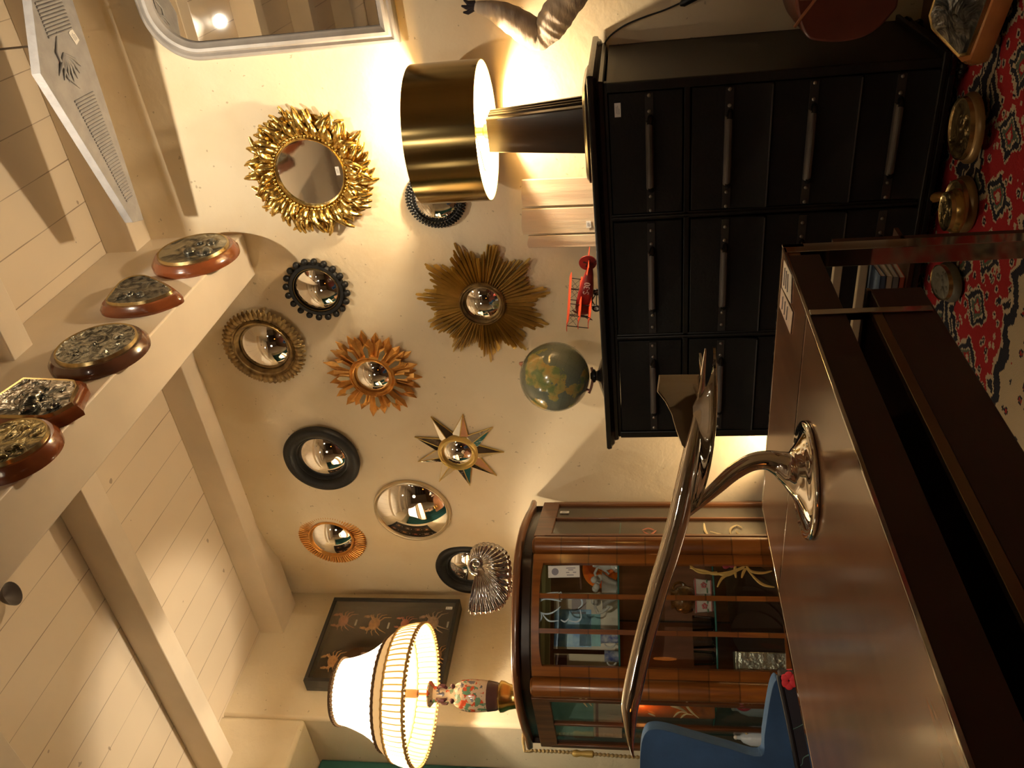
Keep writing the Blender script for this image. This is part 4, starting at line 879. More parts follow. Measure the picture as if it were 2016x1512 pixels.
# ================================================================== DISPLAY CABINET ACROSS THE CORNER
CB = Vector((-3.29, 2.80, 0)); CA_ = math.atan2(.79, .61)
cab = thing('display_cabinet', 'bow fronted walnut display cabinet with painted glass doors standing across the room corner', 'display cabinet', CB, (0, 0, CA_))
tv = Vector((math.cos(CA_), math.sin(CA_), 0)); nv = Vector((math.sin(CA_), -math.cos(CA_), 0))
def plan(s, d): return CB+tv*s+nv*d
def cloc(s, d, z): return (s, -d, z)
def zpx(x, y, s, d): return onplane(x, y, plan(s, d), nv).z
def spx(x, y, d):
    p = onplane(x, y, plan(0, d), nv)-CB; return p.x*tv.x+p.y*tv.y, p.z
WAL = veneer('walnut_crossband', (.40, .135, .022), (.19, .055, .010), .125, 2); WALP = veneer('walnut_plain', (.22, .085, .028), (.09, .030, .011), None)
WALT = veneer('walnut_top', (.30, .13, .055), (.13, .05, .02), None, scale=(3, 3, 30)); DARKIN = mat('cabinet_interior', (.22, .095, .05), .28, var=.3, vscale=6, stretch=(6, 6, 1))
half = [(0, .585), (.06, .584), (.12, .578), (.18, .568), (.235, .552), (.275, .530), (.31, .500), (.355, .455), (.40, .40), (.45, .315), (.50, .215), (.54, .12), (.575, .05), (.60, .01), (.60, 0)]
def outline(k=1., cut=0.):
    P = [(s*k, max(0, d-cut)) for s, d in half]; Q = [(s, -d) for s, d in P]; return [(-s, y) for s, y in reversed(Q)]+Q[1:]
ZT = 1.587
b = MB(); loft(b, [(outline(.985, .014), ZT-.030), (outline(1., 0), ZT-.022), (outline(1., 0), ZT-.008), (outline(.985, .010), ZT)]); b.build('cabinet_top', WALT, cab, ang=60)
b = MB(); loft(b, [(outline(.95, .045), ZT-.075), (outline(.95, .045), ZT-.03)]); b.build('frieze', mat('dark_frieze', (.035, .016, .010), .25), cab)
b = MB(); loft(b, [(outline(.96, .03), .10), (outline(.96, .03), .36), (outline(.98, .02), .37), (outline(.98, .02), .39)]); b.build('cabinet_base', WALP, cab)
for s, d in ((-.30, .44), (.30, .44), (-.52, .06), (.52, .06)):
    b = MB(); b.tube([(s, -d, 0), (s, -d, .10)], [.02, .03], 12); b.build('foot', WALP, cab)
ZG0, ZG1 = .39, ZT-.075
b = MB(); b.box(-.565, .565, -.022, -.004, ZG0, ZG1); b.build('back_panel', DARKIN, cab)
b = MB(); b.box(-.55, .55, -.05, -.022, ZG1-.035, ZG1); 
loft(b, [(outline(.93, .06), ZG1-.012), (outline(.93, .06), ZG1)]); b.build('inner_ceiling', mat('pale_lining', (.30, .25, .14), .6), cab)
# half-round veneered pilasters
for sg in (-1, 1):
    b = MB(); b.lathe([(.0, ZG0), (.044, ZG0), (.044, ZG1-.016), (.040, ZG1-.006), (.028, ZG1)], 24, T(sg*.302, -.462, 0)); b.build('pilaster', WAL, cab, ang=50)
    # canted glass side: two posts, two rails, glazing bar
    A, B_ = Vector((sg*.345, -.430, 0)), Vector((sg*.572, -.040, 0)); dr = (B_-A).normalized(); nn = Vector((dr.y, -dr.x, 0))
    def bar(b, P, Q, w_, t_):
        a = (Q-P).normalized(); o_ = (a.cross(nn).normalized() if abs(a.z) > .5 else Vector((0, 0, 1)))*w_/2; s2 = (nn*t_/2); 
        vs = [P+i*o_+j*s2 for i in (-1, 1) for j in (-1, 1)]+[Q+i*o_+j*s2 for i in (-1, 1) for j in (-1, 1)]
        b.add(vs, [(0, 1, 3, 2), (4, 6, 7, 5), (0, 4, 5, 1), (2, 3, 7, 6), (0, 2, 6, 4), (1, 5, 7, 3)])
    Z = lambda z: Vector((0, 0, z)); b = MB(); Ld = (B_-A).length
    bar(b, A+Z(ZG1-.04), B_+Z(ZG1-.04), .08, .022); bar(b, A+Z(ZG0+.02), B_+Z(ZG0+.02), .04, .022)
    bar(b, A+dr*.012+Z(ZG0), A+dr*.012+Z(ZG1-.05), .024, .024); bar(b, B_-dr*.014+Z(ZG0), B_-dr*.014+Z(ZG1-.05), .028, .024)
    fr = b.build('side_frame', WALP, cab, bevel=.002)
    b = MB(); bar(b, A+dr*Ld*.52+Z(ZG0+.04), A+dr*Ld*.52+Z(ZG1-.08), .016, .020); b.build('glazing_bar', WALP, fr, bevel=.003)
    b = MB(); bar(b, (A+B_)/2+Z(ZG0+.04)-dr*(Ld/2-.024), (A+B_)/2+Z(ZG0+.04)+dr*(Ld/2-.024), .001, .003); 
    b = MB(); c = (A+B_)/2; a_ = math.atan2(dr.y, dr.x); b.box(-Ld/2+.022, Ld/2-.028, -.0015, .0015, ZG0+.04, ZG1-.08, T(c.x, c.y, 0) @ Rz(a_)); b.build('side_glass', GLASS, cab, smooth=False)
    if sg > 0:
        price_tag(cab, T(c.x, c.y, 0) @ T(dr.x*.10, dr.y*.10, ZG1-.115) @ Rz(a_) @ Rx(PI/2) @ T(0, 0, .003) @ Rz(-PI/2), .045, .028)
# bowed door
def dd(s): return .498+.048*(1-(s/.25)**2)
def strip(b, s0, s1, z0, z1, t=.022, n=10, off=0.):
    b.sheet(lambda u, v: (s0+(s1-s0)*u, -dd(s0+(s1-s0)*u)-off, z0+(z1-z0)*v), n, 1, t)
b = MB(); strip(b, -.252, -.212, ZG0, ZG1-.012, .022, 3); strip(b, .212, .252, ZG0, ZG1-.012, .022, 3)
b.sheet(lambda u, v: (-.212+.424*u, -dd(-.212+.424*u), ZG1-.045-.012*abs(2*u-1)**5+(ZG1-.012-(ZG1-.045-.012*abs(2*u-1)**5))*v), 20, 1, .022)
strip(b, -.212, .212, ZG0, ZG0+.05, .022, 12); dfr = b.build('door', WAL, cab, ang=40)
for s in (-.072, .072):
    b = MB(); strip(b, s-.010, s+.010, ZG0+.05, ZG1-.045, .016, 2, .002); b.build('glazing_bar', WAL, dfr)
b = MB(); strip(b, -.212, .212, ZG0+.05, ZG1-.045, .003, 14, -.004); b.build('door_glass', GLASS, dfr, ang=60)
# painted decoration on the glass
GPNT = mat('gold_glass_paint', (.62, .42, .12), .4, .3); BPNT = mat('pale_blue_etching', (.50, .66, .78), .5); RPNT = mat('red_glass_paint', (.25, .03, .04), .5)
def onglass(pts, rad, m, name, parent, k=8, fl=.25):
    out = []
    for x, y in pts:
        d = .55
        for _ in range(3): s, z = spx(x, y, d); d = dd(max(-.25, min(.25, s)))+.0035
        out.append((s, -d, z))
    b = MB(); P = spline(out, k); n_ = len(P); b.tube(P, [rad*(.35+.65*math.sin(PI*i/(n_-1))) for i in range(n_)], 6, flat=fl); return b.build(name, m, parent)
for q in ([(1048, 1197), (1070, 1180), (1092, 1181), (1105, 1184)], [(1048, 1197), (1070, 1208), (1088, 1206), (1104, 1194)], [(1066, 1172), (1082, 1168), (1100, 1166)], [(1062, 1166), (1066, 1180)], [(1065, 1206), (1066, 1216), (1060, 1228)], [(1066, 1206), (1080, 1222), (1100, 1222)], [(1100, 1172), (1106, 1180), (1104, 1166), (1098, 1172)], [(1104, 1220), (1112, 1224), (1120, 1218)], [(1120, 1180), (1142, 1178), (1146, 1190), (1138, 1198)], [(1120, 1222), (1136, 1224), (1144, 1216), (1142, 1200)]):
    lab(onglass(q, .0035, BPNT, 'etched_tulip', dfr), 'pale blue etched tulip line')
for q in ([(1352, 1106), (1372, 1124), (1395, 1128), (1412, 1126)], [(1358, 1118), (1385, 1124), (1410, 1130), (1450, 1124)], [(1410, 1130), (1440, 1126), (1468, 1114)], [(1448, 1108), (1447, 1122), (1449, 1138)], [(1466, 1108), (1478, 1124), (1500, 1128), (1520, 1124)], [(1412, 1156), (1422, 1138), (1440, 1128), (1466, 1118)], [(1470, 1120), (1490, 1142), (1505, 1152), (1525, 1156)], [(1460, 1138), (1464, 1126), (1470, 1118)], [(1408, 1128), (1432, 1132), (1455, 1122)]):
    lab(onglass(q, .0065, GPNT, 'painted_leaf', dfr), 'gold painted leaf on the door glass')
for q in ([(1424, 1108), (1428, 1116), (1440, 1110)], [(1436, 1107), (1440, 1114), (1452, 1109)]): lab(onglass(q, .010, RPNT, 'painted_flower', dfr), 'dark red painted flower')
def onside(sg, pts, rad, m, name, fl=.25):
    A, B_ = plan(sg*.345, .430), plan(sg*.572, .040); n_ = (B_-A).cross(Vector((0, 0, 1))).normalized()
    if n_.dot(nv) < 0: n_ = -n_
    P = []
    for x, y in pts:
        p = onplane(x, y, A+n_*.004, n_)-CB; P.append((p.dot(tv), -p.dot(nv), p.z))
    b = MB(); P = spline(P, 8); K = len(P); b.tube(P, [rad*(.3+.7*math.sin(PI*i/(K-1))) for i in range(K)], 6, flat=fl); return b.build(name, m, cab)
LPNT = mat('pale_gold_paint', (.62, .50, .26), .5); CRP = mat('coral_paint', (.45, .13, .07), .5)
for q in ([(1264, 1044), (1276, 1040), (1288, 1044)], [(1266, 1046), (1280, 1052), (1292, 1044)]): lab(onside(1, q, .006, CRP, 'painted_flower'), 'coral painted flower on the side glass')
for q in ([(1386, 1030), (1388, 1044), (1396, 1056)], [(1398, 1046), (1412, 1050), (1422, 1052)], [(1396, 1056), (1415, 1053), (1432, 1058), (1450, 1055)], [(1440, 1056), (1438, 1042), (1450, 1034), (1462, 1040)], [(1448, 1044), (1456, 1052), (1464, 1056)]): lab(onside(1, q, .006, LPNT, 'painted_leaf'), 'pale gold painted leaf on the side glass')
for q in ([(1132, 1358), (1142, 1374), (1156, 1392)], [(1142, 1356), (1150, 1370), (1165, 1390)], [(1320, 1390), (1336, 1393), (1352, 1402)], [(1326, 1412), (1338, 1402), (1354, 1404)], [(1340, 1414), (1350, 1406), (1364, 1408)], [(1356, 1370), (1352, 1388), (1362, 1402), (1376, 1414)], [(1456, 1376), (1464, 1388)], [(1464, 1372), (1474, 1386)], [(1480, 1386), (1490, 1374)], [(1464, 1438), (1474, 1448), (1488, 1446)], [(1276, 1404), (1290, 1410)]): lab(onside(-1, q, .006, LPNT, 'painted_leaf'), 'pale gold painted leaf on the side glass')
for q in ([(1448, 1388), (1462, 1386), (1476, 1392)], [(1452, 1394), (1466, 1398), (1480, 1392)]): lab(onside(-1, q, .012, RPNT, 'painted_flower'), 'dark red painted flower on the side glass')
b = MB(); p = onplane(1109, 1124, plan(0, dd(0)+.006), nv); s, z = (p-CB).dot(tv), p.z
price_tag(dfr, T(s, -dd(s)-.004, z) @ Rx(PI/2) @ Rz(.03-PI/2), .140, .052, True)
# glass shelves
Z1, Z2 = zpx(1216, 1200, 0, .50), zpx(1406, 1200, 0, .50)
for z in (Z1, Z2):
    b = MB(); loft(b, [(outline(.86, .085), z-.009), (outline(.86, .085), z)]); b.build('shelf', SHELF, cab)
    b = MB(); P = [Vector((x, y-.0005, z-.0045)) for x, y in outline(.86, .085)]; b.tube(P, .004, 6, closed=False); lab(b.build('shelf_edge', mat('shelf_edge_teal', (.06, .22, .20), .15), cab), 'teal glass shelf edge')
b = MB()
for sg in (-.5, .5, 0): b.box(sg-.004, sg+.004, -.03, -.022, ZG0, ZG1-.05)
b.build('shelf_rail', mat('rail_black', (.02, .015, .012), .3), cab)
# the cord with tassels hanging from the left corner
tc0 = plan(-.565, .075); tz = ZT-.03
b = MB(); P = []
for k in range(160):
    f = k/159; P.append((.004*math.sin(f*5), .004*math.cos(f*4), -f*.62))
tcd = thing('tassel_cord', 'twisted gold and brown cord with a knot hanging at the cabinet left edge', 'cord', (tc0.x-.02, tc0.y-.03, tz))
b.tube(P, [.0075+.002*math.sin(k*1.3) for k in range(160)], 8, twist=.5); b.build('twisted_cord', mat('gold_cord', (.42, .30, .12), .7, bump=.6, bscale=70), tcd)
b = MB(); b.lathe([(.004, -.19), (.014, -.20), (.017, -.215), (.012, -.235), (.015, -.26), (.016, -.29), (.004, -.30)], 16); b.build('knot', mat('cord_knot_gold', (.60, .42, .12), .5, .4), tcd)
b = MB(); P = [(0, 0, .0), (.03, .03, .012), (.08, .08, .016)]; b.tube([(0, 0, 0), (0.0, 0.0, .028), (.02, .03, .036), (.05, .06, .036)], .0075, 8); b.build('cord_loop', MATS['gold_cord'], tcd)

# ---- things standing inside: placed at (s, d, z) of the cabinet
def inside(name, label, cat, s, d, z, rz=0., group=None):
    p = plan(s, d); return thing(name, label, cat, (p.x, p.y, z), (0, 0, CA_+rz), group)
def slab(name, label, cat, px0, px1, py0, py1, d, z0, m, t=.012, lean=.10, patches=()):
    sa, za = spx(px1, py1, d); sb, zb = spx(px0, py0, d); h = zb-z0; o = inside(name, label, cat, (sa+sb)/2, d, z0); w_ = abs(sb-sa)/2
    M = Rx(-lean); b = MB(); b.box(-w_, w_, -t/2, t/2, 0, h, M); b.build('board', m, o, bevel=.001)
    for u0, u1, v0, v1, mm, nm, l_ in patches:
        b = MB(); b.box(-w_+2*w_*u0, -w_+2*w_*u1, -t/2-.0012, -t/2, h*v0, h*v1, M); lab(b.build(nm, mm, o, smooth=False), l_)
    return o
CRM = mat('tile_cream', (.66, .58, .46), .4); BLU = mat('tile_blue', (.09, .30, .72), .3, var=.6, vscale=22, col2=(.30, .58, .80)); TEA = mat('tile_teal', (.16, .50, .55), .3, var=.4, vscale=18)
slab('painted_tile', 'blue teal and cream abstract tile standing upright on the top glass shelf', 'tile', 1089, 1207, 1166, 1280, .30, Z1, CRM, patches=[(.04, .70, .42, .99, BLU, 'painting', 'blue painted area'), (.06, .62, .28, .60, TEA, 'painting', 'teal painted area'), (.62, .96, .50, .72, mat('tile_grey', (.35, .28, .28), .4), 'painting', 'grey painted area')])
slab('painted_tile', 'narrow cream card with brown leaf leaning at the left end of the top shelf', 'tile', 1089, 1207, 1286, 1320, .28, Z1, mat('card_cream', (.72, .62, .42), .5), patches=[(.2, .9, .80, .98, mat('leaf_brown', (.16, .06, .03), .5), 'painting', 'brown leaf')])
o = inside('orange_plate', 'orange and red painted plate leaning behind the price label on the top shelf', 'plate', *(lambda q: (q[0], .26, Z1+.002))(spx(1140, 1122, .26)))
b = MB(); M = T(0, 0, .085) @ Rx(PI/2+.12); b.lathe([(0, 0), (.05, 0), (.083, .012), (.085, .016), (.05, .006), (0, .005)], 36, M); b.build('plate_body', mat('orange_glaze', (.80, .10, .02), .3, var=.5, vscale=16, col2=(.9, .24, .02)), o)
b = MB(); b.tube([(-.01, 0, .008), (0.02, .03, .009), (.03, .06, .012)], .008, 8, M, flat=.2); b.tube([(-.06, -.02, .012), (-.02, .0, .008), (.03, -.03, .010)], .006, 8, M, flat=.2); b.build('yellow_brushmark', mat('yellow_glaze', (.9, .45, .05), .3), o)
b = MB(); b.box(-.004, .03, -.02, .004, 0, .012); b.build('plate_stand', BLACKWOOD, o)
WHC = mat('white_porcelain', (.72, .69, .64), .18, coat=.4); BWC = mat('blue_white_porcelain', (.66, .68, .72), .18, var=.9, vscale=34, col2=(.10, .14, .40), coat=.4)
def item_at(x, y, d): s, z = spx(x, y, d); return s
o = inside('porcelain_basket', 'white openwork porcelain basket with curled handles on the top shelf', 'basket', item_at(1200, 1162, .40), .40, Z1)
b = MB(); b.lathe([(.035, 0), (.045, .008), (.055, .04), (.075, .065), (.080, .07), (.070, .066), (.05, .04), (.03, .012), (0, .012)], 40, mod=lambda a, i, z: 1+(.10*math.sin(a*8) if z > .03 else 0)); b.build('bowl', WHC, o)
for sg in (-1, 1):
    b = MB(); P = [(sg*(.07+.03*math.sin(t)), 0, .04+.045*t/1.5-.0) for t in [k*.25 for k in range(8)]]+[(sg*.075, 0, .105), (sg*.06, 0, .10)]; b.tube(P, .006, 8); b.build('handle', WHC, o)
b = MB(); 
for k in range(9): a = 2*PI*k/9; b.ball((.055*math.cos(a), .055*math.sin(a), .082+.012*(k % 3)), .016, 8, 6)
b.build('modelled_flowers', WHC, o)
o = inside('porcelain_figure', 'white porcelain figure beside the right door frame on the top shelf', 'figurine', item_at(1200, 1112, .42), .42, Z1)
b = MB(); b.lathe([(.03, 0), (.032, .01), (.02, .03), (.026, .055), (.018, .075), (.008, .085), (.012, .10), (.010, .112), (0, .118)], 20, mod=lambda a, i, z: 1+.12*math.sin(a*5+z*60)); b.tube([(.015, 0, .07), (.045, -.01, .06), (.05, -.01, .03)], [.008, .007, .004], 8); b.build('figure_body', WHC, o)
for x, y, lb in ((1196, 1252, 'blue and white porcelain mug, tallest at the left of the top shelf'), (1198, 1292, 'blue and white porcelain cup next to the left door frame')):
    o = inside('porcelain_mug', lb, 'mug', item_at(x, y, .42), .42, Z1); b = MB(); k = 1. if y < 1270 else .8
    b.lathe([(.026*k, 0), (.030*k, .004), (.031*k, .07*k), (.033*k, .078*k), (.030*k, .078*k), (.028*k, .01), (0, .01)], 28); b.build('mug_body', BWC, o)
    b = MB(); b.tube([(-.030*k-.018*k*math.sin(t), 0, .04*k+.024*k*math.cos(t)) for t in [PI*j/8 for j in range(9)]], .004, 8); b.build('handle', WHC, o)
o = inside('glazed_jug', 'brown treacle glazed jug above the flowered planter on the lower glass shelf', 'jug', item_at(1345, 1180, .40), .40, Z2+.075+.004)
b = MB(); b.lathe([(.045, 0), (.055, .01), (.062, .04), (.055, .07), (.040, .085), (.042, .10), (.036, .10), (.034, .085), (0, .08)], 32, mod=lambda a, i, z: 1+.04*math.sin(a*9+z*90)); BG = mat('treacle_glaze', (.22, .09, .02), .14, var=.7, vscale=28, bump=.8, bscale=30, coat=.6); b.build('jug_body', BG, o)
b = MB(); b.tube([(.045+.028*math.sin(t), 0, .06+.03*math.cos(t)) for t in [PI*j/8 for j in range(9)]], .006, 8); b.build('handle', BG, o)
FLO = mat('flowered_porcelain', (.72, .66, .60), .2, var=.55, vscale=30, col2=(.70, .56, .52)); PK = mat('pink_line', (.55, .14, .14), .3); GRL = mat('leaf_green_paint', (.12, .25, .12), .4)
o = inside('porcelain_planter', 'white rectangular planter with pink flowers and red edges under the brown jug', 'planter', item_at(1384, 1174, .40), .40, Z2)
w_ = .073
b = MB(); loft(b, [([(-w_*.9, -.035), (w_*.9, -.035), (w_*.9, .035), (-w_*.9, .035)], 0), ([(-w_*.94, -.038), (w_*.94, -.038), (w_*.94, .038), (-w_*.94, .038)], .03), ([(-w_, -.045), (w_, -.045), (w_, .045), (-w_, .045)], .075)]); b.build('planter_body', FLO, o, bevel=.003)
b = MB(); b.box(-w_-.001, w_+.001, -.0465, -.044, .070, .075); b.box(-w_*.92, w_*.92, -.038, -.036, .003, .007); b.build('red_edge', PK, o)
b = MB()
for cx in (-.045, .045):
    for k in range(5): a = 2*PI*k/5; b.ball((cx+.008*math.cos(a), -.040, .036+.008*math.sin(a)), .006, 8, 6, (1, .35, 1))
b.build('painted_rose', PK, o); b = MB()
for cx in (-.045, .045, 0):
    for k in range(3): b.ball((cx+.018*(k-1), -.040, .022+.008*(k % 2)), .006, 8, 6, (1.4, .3, .5))
b.build('painted_leaves', GRL, o)
CUT = glassmat('cut_glass', (.78, .80, .78), 1.5)
for k, (y, lb) in enumerate(((1228, 'cut glass tumbler next to the flowered planter'), (1262, 'cut glass tumbler in the middle of the lower shelf'), (1296, 'cut glass tumbler nearest the left door frame'))):
    o = inside('glass_tumbler', lb, 'glass', item_at(1385, y, .42), .42, Z2, 0, 'cut glass tumblers'); b = MB()
    b.lathe([(.024, 0), (.030, .004), (.034, .09), (.032, .09), (.026, .012), (0, .012)], 24, mod=lambda a, i, z: 1+.04*(1 if math.sin(a*12) > 0 else 0)); b.build('tumbler_body', CUT, o, smooth=False)
    b = MB(); b.lathe([(.025, .004), (.029, .010), (.025, .011), (.02, .006)], 24, closed=True); b.build('bright_foot_rim', CHROME, o)
# below the lower shelf: leaning dark plates, crumpled silver box
ZB = ZG0+.002
LPL = mat('dark_plate', (.06, .04, .03), .2, coat=.4)
for k in range(5):
    o = inside('leaning_plate', ('dark leaning plate nearest the right door frame under the lower shelf', 'dark leaning plate second from the right under the lower shelf', 'dark leaning plate in the middle of the row under the lower shelf', 'dark leaning plate second from the left under the lower shelf', 'dark leaning plate nearest the silver box under the lower shelf')[k], 'plate', item_at(1450, 1150+k*27, .30), .15+.045*k, ZB, 0, 'dark leaning plates'); b = MB()
    b.lathe([(0, 0), (.08, 0), (.125, .014), (.128, .018), (.08, .007), (0, .006)], 32, T(0, 0, .128) @ Rz(.5) @ Rx(PI/2+.25)); b.build('plate_body', LPL, o)
s, z = spx(1475, 1308, .40); o = inside('silver_box', 'hammered silver box at the bottom left inside the cabinet', 'box', s, .40, ZB)
b = MB(); b.box(-.05, .05, -.04, .04, 0, z-ZB+.05); b.build('box_body', mat('hammered_silver', (.72, .70, .58), .3, .9, bump=1., bscale=26), o, bevel=.004); b = MB(); b.box(-.052, .052, -.042, .042, z-ZB+.05, z-ZB+.062); b.build('lid', MATS['hammered_silver'], o, bevel=.003)
# left bay: teal picture, peach card, white cones added in place of lampshade reflections
slab('turquoise_picture', 'turquoise painted panel standing behind the left side glass', 'picture', 1085, 1207, 1374, 1452, .12, Z1, mat('panel_cream', (.68, .52, .36), .5), patches=[(.0, 1., .40, 1., mat('turquoise_wash', (.34, .60, .48), .5, var=.7, vscale=9, col2=(.20, .38, .34)), 'painting', 'turquoise wash'), (.0, 1., .33, .37, mat('rust_line', (.35, .10, .05), .5), 'painting', 'rust red line')])
for x, y, w2 in ((1470, 1396, .035), (1475, 1452, .04)):
    s, z = spx(x, y, .16); o = inside('lampshade_reflection', 'pale blue white cone standing in for a lampshade reflection, left side glass, '+('right' if y < 1420 else 'left')+' one', 'reflection', s, .18, ZB); b = MB()
    hh = z-ZB+.04; b.lathe([(w2*1.1, 0), (w2, .01), (w2*.85, hh*.8), (w2*.55, hh*.95), (.01, hh), (.008, hh+.015), (0, hh+.018)], 24); b.build('reflection_cone', mat('bluish_reflection', (.55, .62, .68), .25), o); b = MB(); b.ball((0, 0, hh+.02), .010, 10, 8); b.build('knob', WHC, o)
s, z = spx(1262, 1396, .25); o = inside('orange_reflection', 'glowing orange cup standing in for a lamp reflection in the left side glass', 'candle holder', s, .22, Z2); b = MB()  # reflection of an orange lamp, built as an added glowing cup
b.lathe([(.03, 0), (.034, .01), (.034, z-Z2+.03), (.030, z-Z2+.03), (.03, .02), (0, .02)], 24); b.build('reflection_cup', mat('amber', (.9, .22, .02), .2, coat=.3), o)
b = MB(); b.lathe([(.022, z-Z2-.04), (.027, z-Z2-.03), (.027, z-Z2+.036), (.0, z-Z2+.04)], 24); b.build('reflection_glow', emis('amber_glow', (1, .20, .015), 2.2), o)
light('reflection_light', 'POINT', (*plan(s+.05, .30)[:2], z), .35, (1, .35, .08), .02)  # added light for the glow of that reflection

# ================================================================== SILVER NAUTILUS SHELL ON THE CABINET
def shell_p(x, y): 
    p = onplane(x, y, plan(.22, .40), -fw); return p
O_ = onplane(1003, 1130, plan(.30, .36), fw); shl = thing('nautilus_shell', 'ribbed silver metal nautilus shell standing on the display cabinet', 'shell', (O_.x, O_.y, ZT), (0, 0, YAW))
dk = (O_-Vector((0, 0, EYE))).dot(fw)/F     # metres per pixel at the shell
def sl_(x, y): return Vector(((1130-y)*dk, 0, (1010-x)*dk))
oc = sl_(944, 1108); rim = [(934, 1152), (930, 1178), (929, 1199), (948, 1201), (968, 1199), (985, 1194), (998, 1184), (1006, 1166), (1009, 1140), (1009, 1112), (1003, 1090), (988, 1076), (968, 1069), (950, 1069), (936, 1075), (928, 1087), (926, 1100), (930, 1111), (938, 1117)]
RP = spline([sl_(*q) for q in rim], 30); NR = len(RP)
def shl_fn(u, v, sg):
    k = min(NR-1, int(round(u*(NR-1)))); q = RP[k]-oc; rib = abs(math.sin(PI*u*36)); f = k/(NR-1)
    L = q.length; p = oc+q*v*(1+.030*(rib-.5)); open_ = max(0, 1-max(0, f-.36)/.10) if f > .36 else 1.
    prof_ = math.sin(PI*min(1, v*.98+.02))**.55 if open_ <= 0 else (math.sin(PI/2*min(1, v*1.15))**.8)*open_+(1-open_)*math.sin(PI*min(1, v*.98+.02))**.55
    d = .36*min(L, .17)*prof_*(.82+.22*rib*v); return (p.x, -sg*(d+.006), p.z)
b = MB(); 
for sg in (1, -1): b.sheet(lambda u, v, sg=sg: shl_fn(u, .02+.98*v, sg), 420, 16)
P = [oc+Vector((r_*math.cos(a), -.030-.010*(1-r_/.05), r_*math.sin(a))) for a, r_ in [(k*.22+2.2, .004+.0011*k) for k in range(34)]]
b.tube(P, [.003+.00036*k for k in range(34)], 10)
vs = b.v; zmin = min(v[2] for v in vs)
o = b.build('shell_body', mat('polished_silver', (.80, .77, .74), .10, 1.), shl, ang=60); o.location.z = -zmin+.001
md = o.modifiers.new('thick', 'SOLIDIFY'); md.thickness = .0015

# ================================================================== FRINGED LAMP ON THE CABINET
fl = thing('shade_lamp', 'porcelain vase lamp with a big flared cream fringed shade standing on the display cabinet', 'table lamp', (-3.36, 2.40, ZT))
z0 = ZT
def fz(z): return z+EYE-ZT
b = MB(); b.lathe([(.07, 0), (.072, .008), (.060, .014), (.052, .03), (.058, .06), (.070, .085), (.072, .10), (.06, .11), (0, .11)], 36); lab(b.build('lamp_foot', mat('gilt_brass', (.75, .52, .16), .22, 1.), fl), 'gilt brass foot')
PORC = bpy.data.materials.new('famille_porcelain'); PORC.use_nodes = True; nt = PORC.node_tree; bs = nt.nodes['Principled BSDF']; bs.inputs['Roughness'].default_value = .15; bs.inputs['Coat Weight'].default_value = .5
tc = N(nt, 'ShaderNodeTexCoord'); vo = N(nt, 'ShaderNodeTexVoronoi'); vo.inputs['Scale'].default_value = 42; ns = N(nt, 'ShaderNodeTexNoise'); ns.inputs['Scale'].default_value = 26; ns.inputs['Detail'].default_value = 3
nt.links.new(tc.outputs['Object'], ns.inputs['Vector']); nt.links.new(tc.outputs['Object'], vo.inputs['Vector'])
c = (.55, .45, .34); sp = N(nt, 'ShaderNodeSeparateColor'); nt.links.new(vo.outputs['Color'], sp.inputs[0])
c = mixc(nt, math_(nt, 'MULTIPLY', math_(nt, 'GREATER_THAN', ns.outputs[0], .52), math_(nt, 'GREATER_THAN', sp.outputs[0], .6)), c, (.10, .22, .15))
c = mixc(nt, math_(nt, 'MULTIPLY', math_(nt, 'GREATER_THAN', ns.outputs[0], .53), math_(nt, 'LESS_THAN', sp.outputs[0], .3)), c, (.50, .08, .035))
c = mixc(nt, math_(nt, 'MULTIPLY', math_(nt, 'LESS_THAN', ns.outputs[0], .42), math_(nt, 'GREATER_THAN', sp.outputs[1], .6)), c, (.12, .12, .16)); nt.links.new(c, bs.inputs['Base Color'])
b = MB(); b.lathe([(.058, .105), (.064, .12), (.070, .16)], 40, caps=False); lab(b.build('base_band', mat('vase_brown', (.09, .045, .04), .2), fl), 'dark brown glazed band')
b = MB(); b.lathe([(.069, .158), (.073, .20), (.074, .245), (.069, .285), (.055, .31), (.040, .322), (.036, .345), (.034, .39), (.038, .42), (.060, .438), (.061, .444), (.03, .442), (0, .442)], 44); b.build('vase_body', PORC, fl)
b = MB(); VB = mat('vase_purple_brown', (.10, .035, .045), .3)
for k, a in enumerate((.2, PI/2+.4, PI+.2, 1.5*PI+.4)):
    b.tube([(.036*math.cos(a), .036*math.sin(a), .40), (.052*math.cos(a), .052*math.sin(a), .385), (.050*math.cos(a), .050*math.sin(a), .365), (.038*math.cos(a), .038*math.sin(a), .355)], [.006, .010, .010, .006], 8)
    b.ball((.052*math.cos(a), .052*math.sin(a), .325), .012, 8, 6)
lab(b.build('moulded_handles', VB, fl), 'purple brown moulded lion handles')
b = MB(); b.tube([(0, 0, .44), (0, 0, .72)], .006, 8); b.lathe([(.018, .50), (.020, .51), (.020, .56), (.012, .57), (0, .57)], 16)
b.tube([(0, 0, .845), (0, 0, .87), (0, 0, .88)], [.004, .008, .003], 8)
for k in range(3): a = 2*PI*k/3; b.tube([(0, 0, .845), (.145*math.cos(a), .145*math.sin(a), .868)], .002, 6)
b.tube([(0, 0, .70), (.03, 0, .76), (0, 0, .845)], .002, 6); b.build('lamp_rod', mat('rod_bronze', (.30, .15, .07), .35, .8), fl)
b = MB(); b.ball((0, 0, .595), .030, 16, 12); lab(b.build('light_bulb', MATS['bulb_glow'], fl), 'lit light bulb')
light('lamp_bulb', 'POINT', (-3.36, 2.40, ZT+.665), 42, (1, .82, .58), .03)
SILK = shade_cloth('cream_silk', (.95, .89, .76), .55); SILKP = shade_cloth('gold_pleats', (.90, .74, .45), .5)
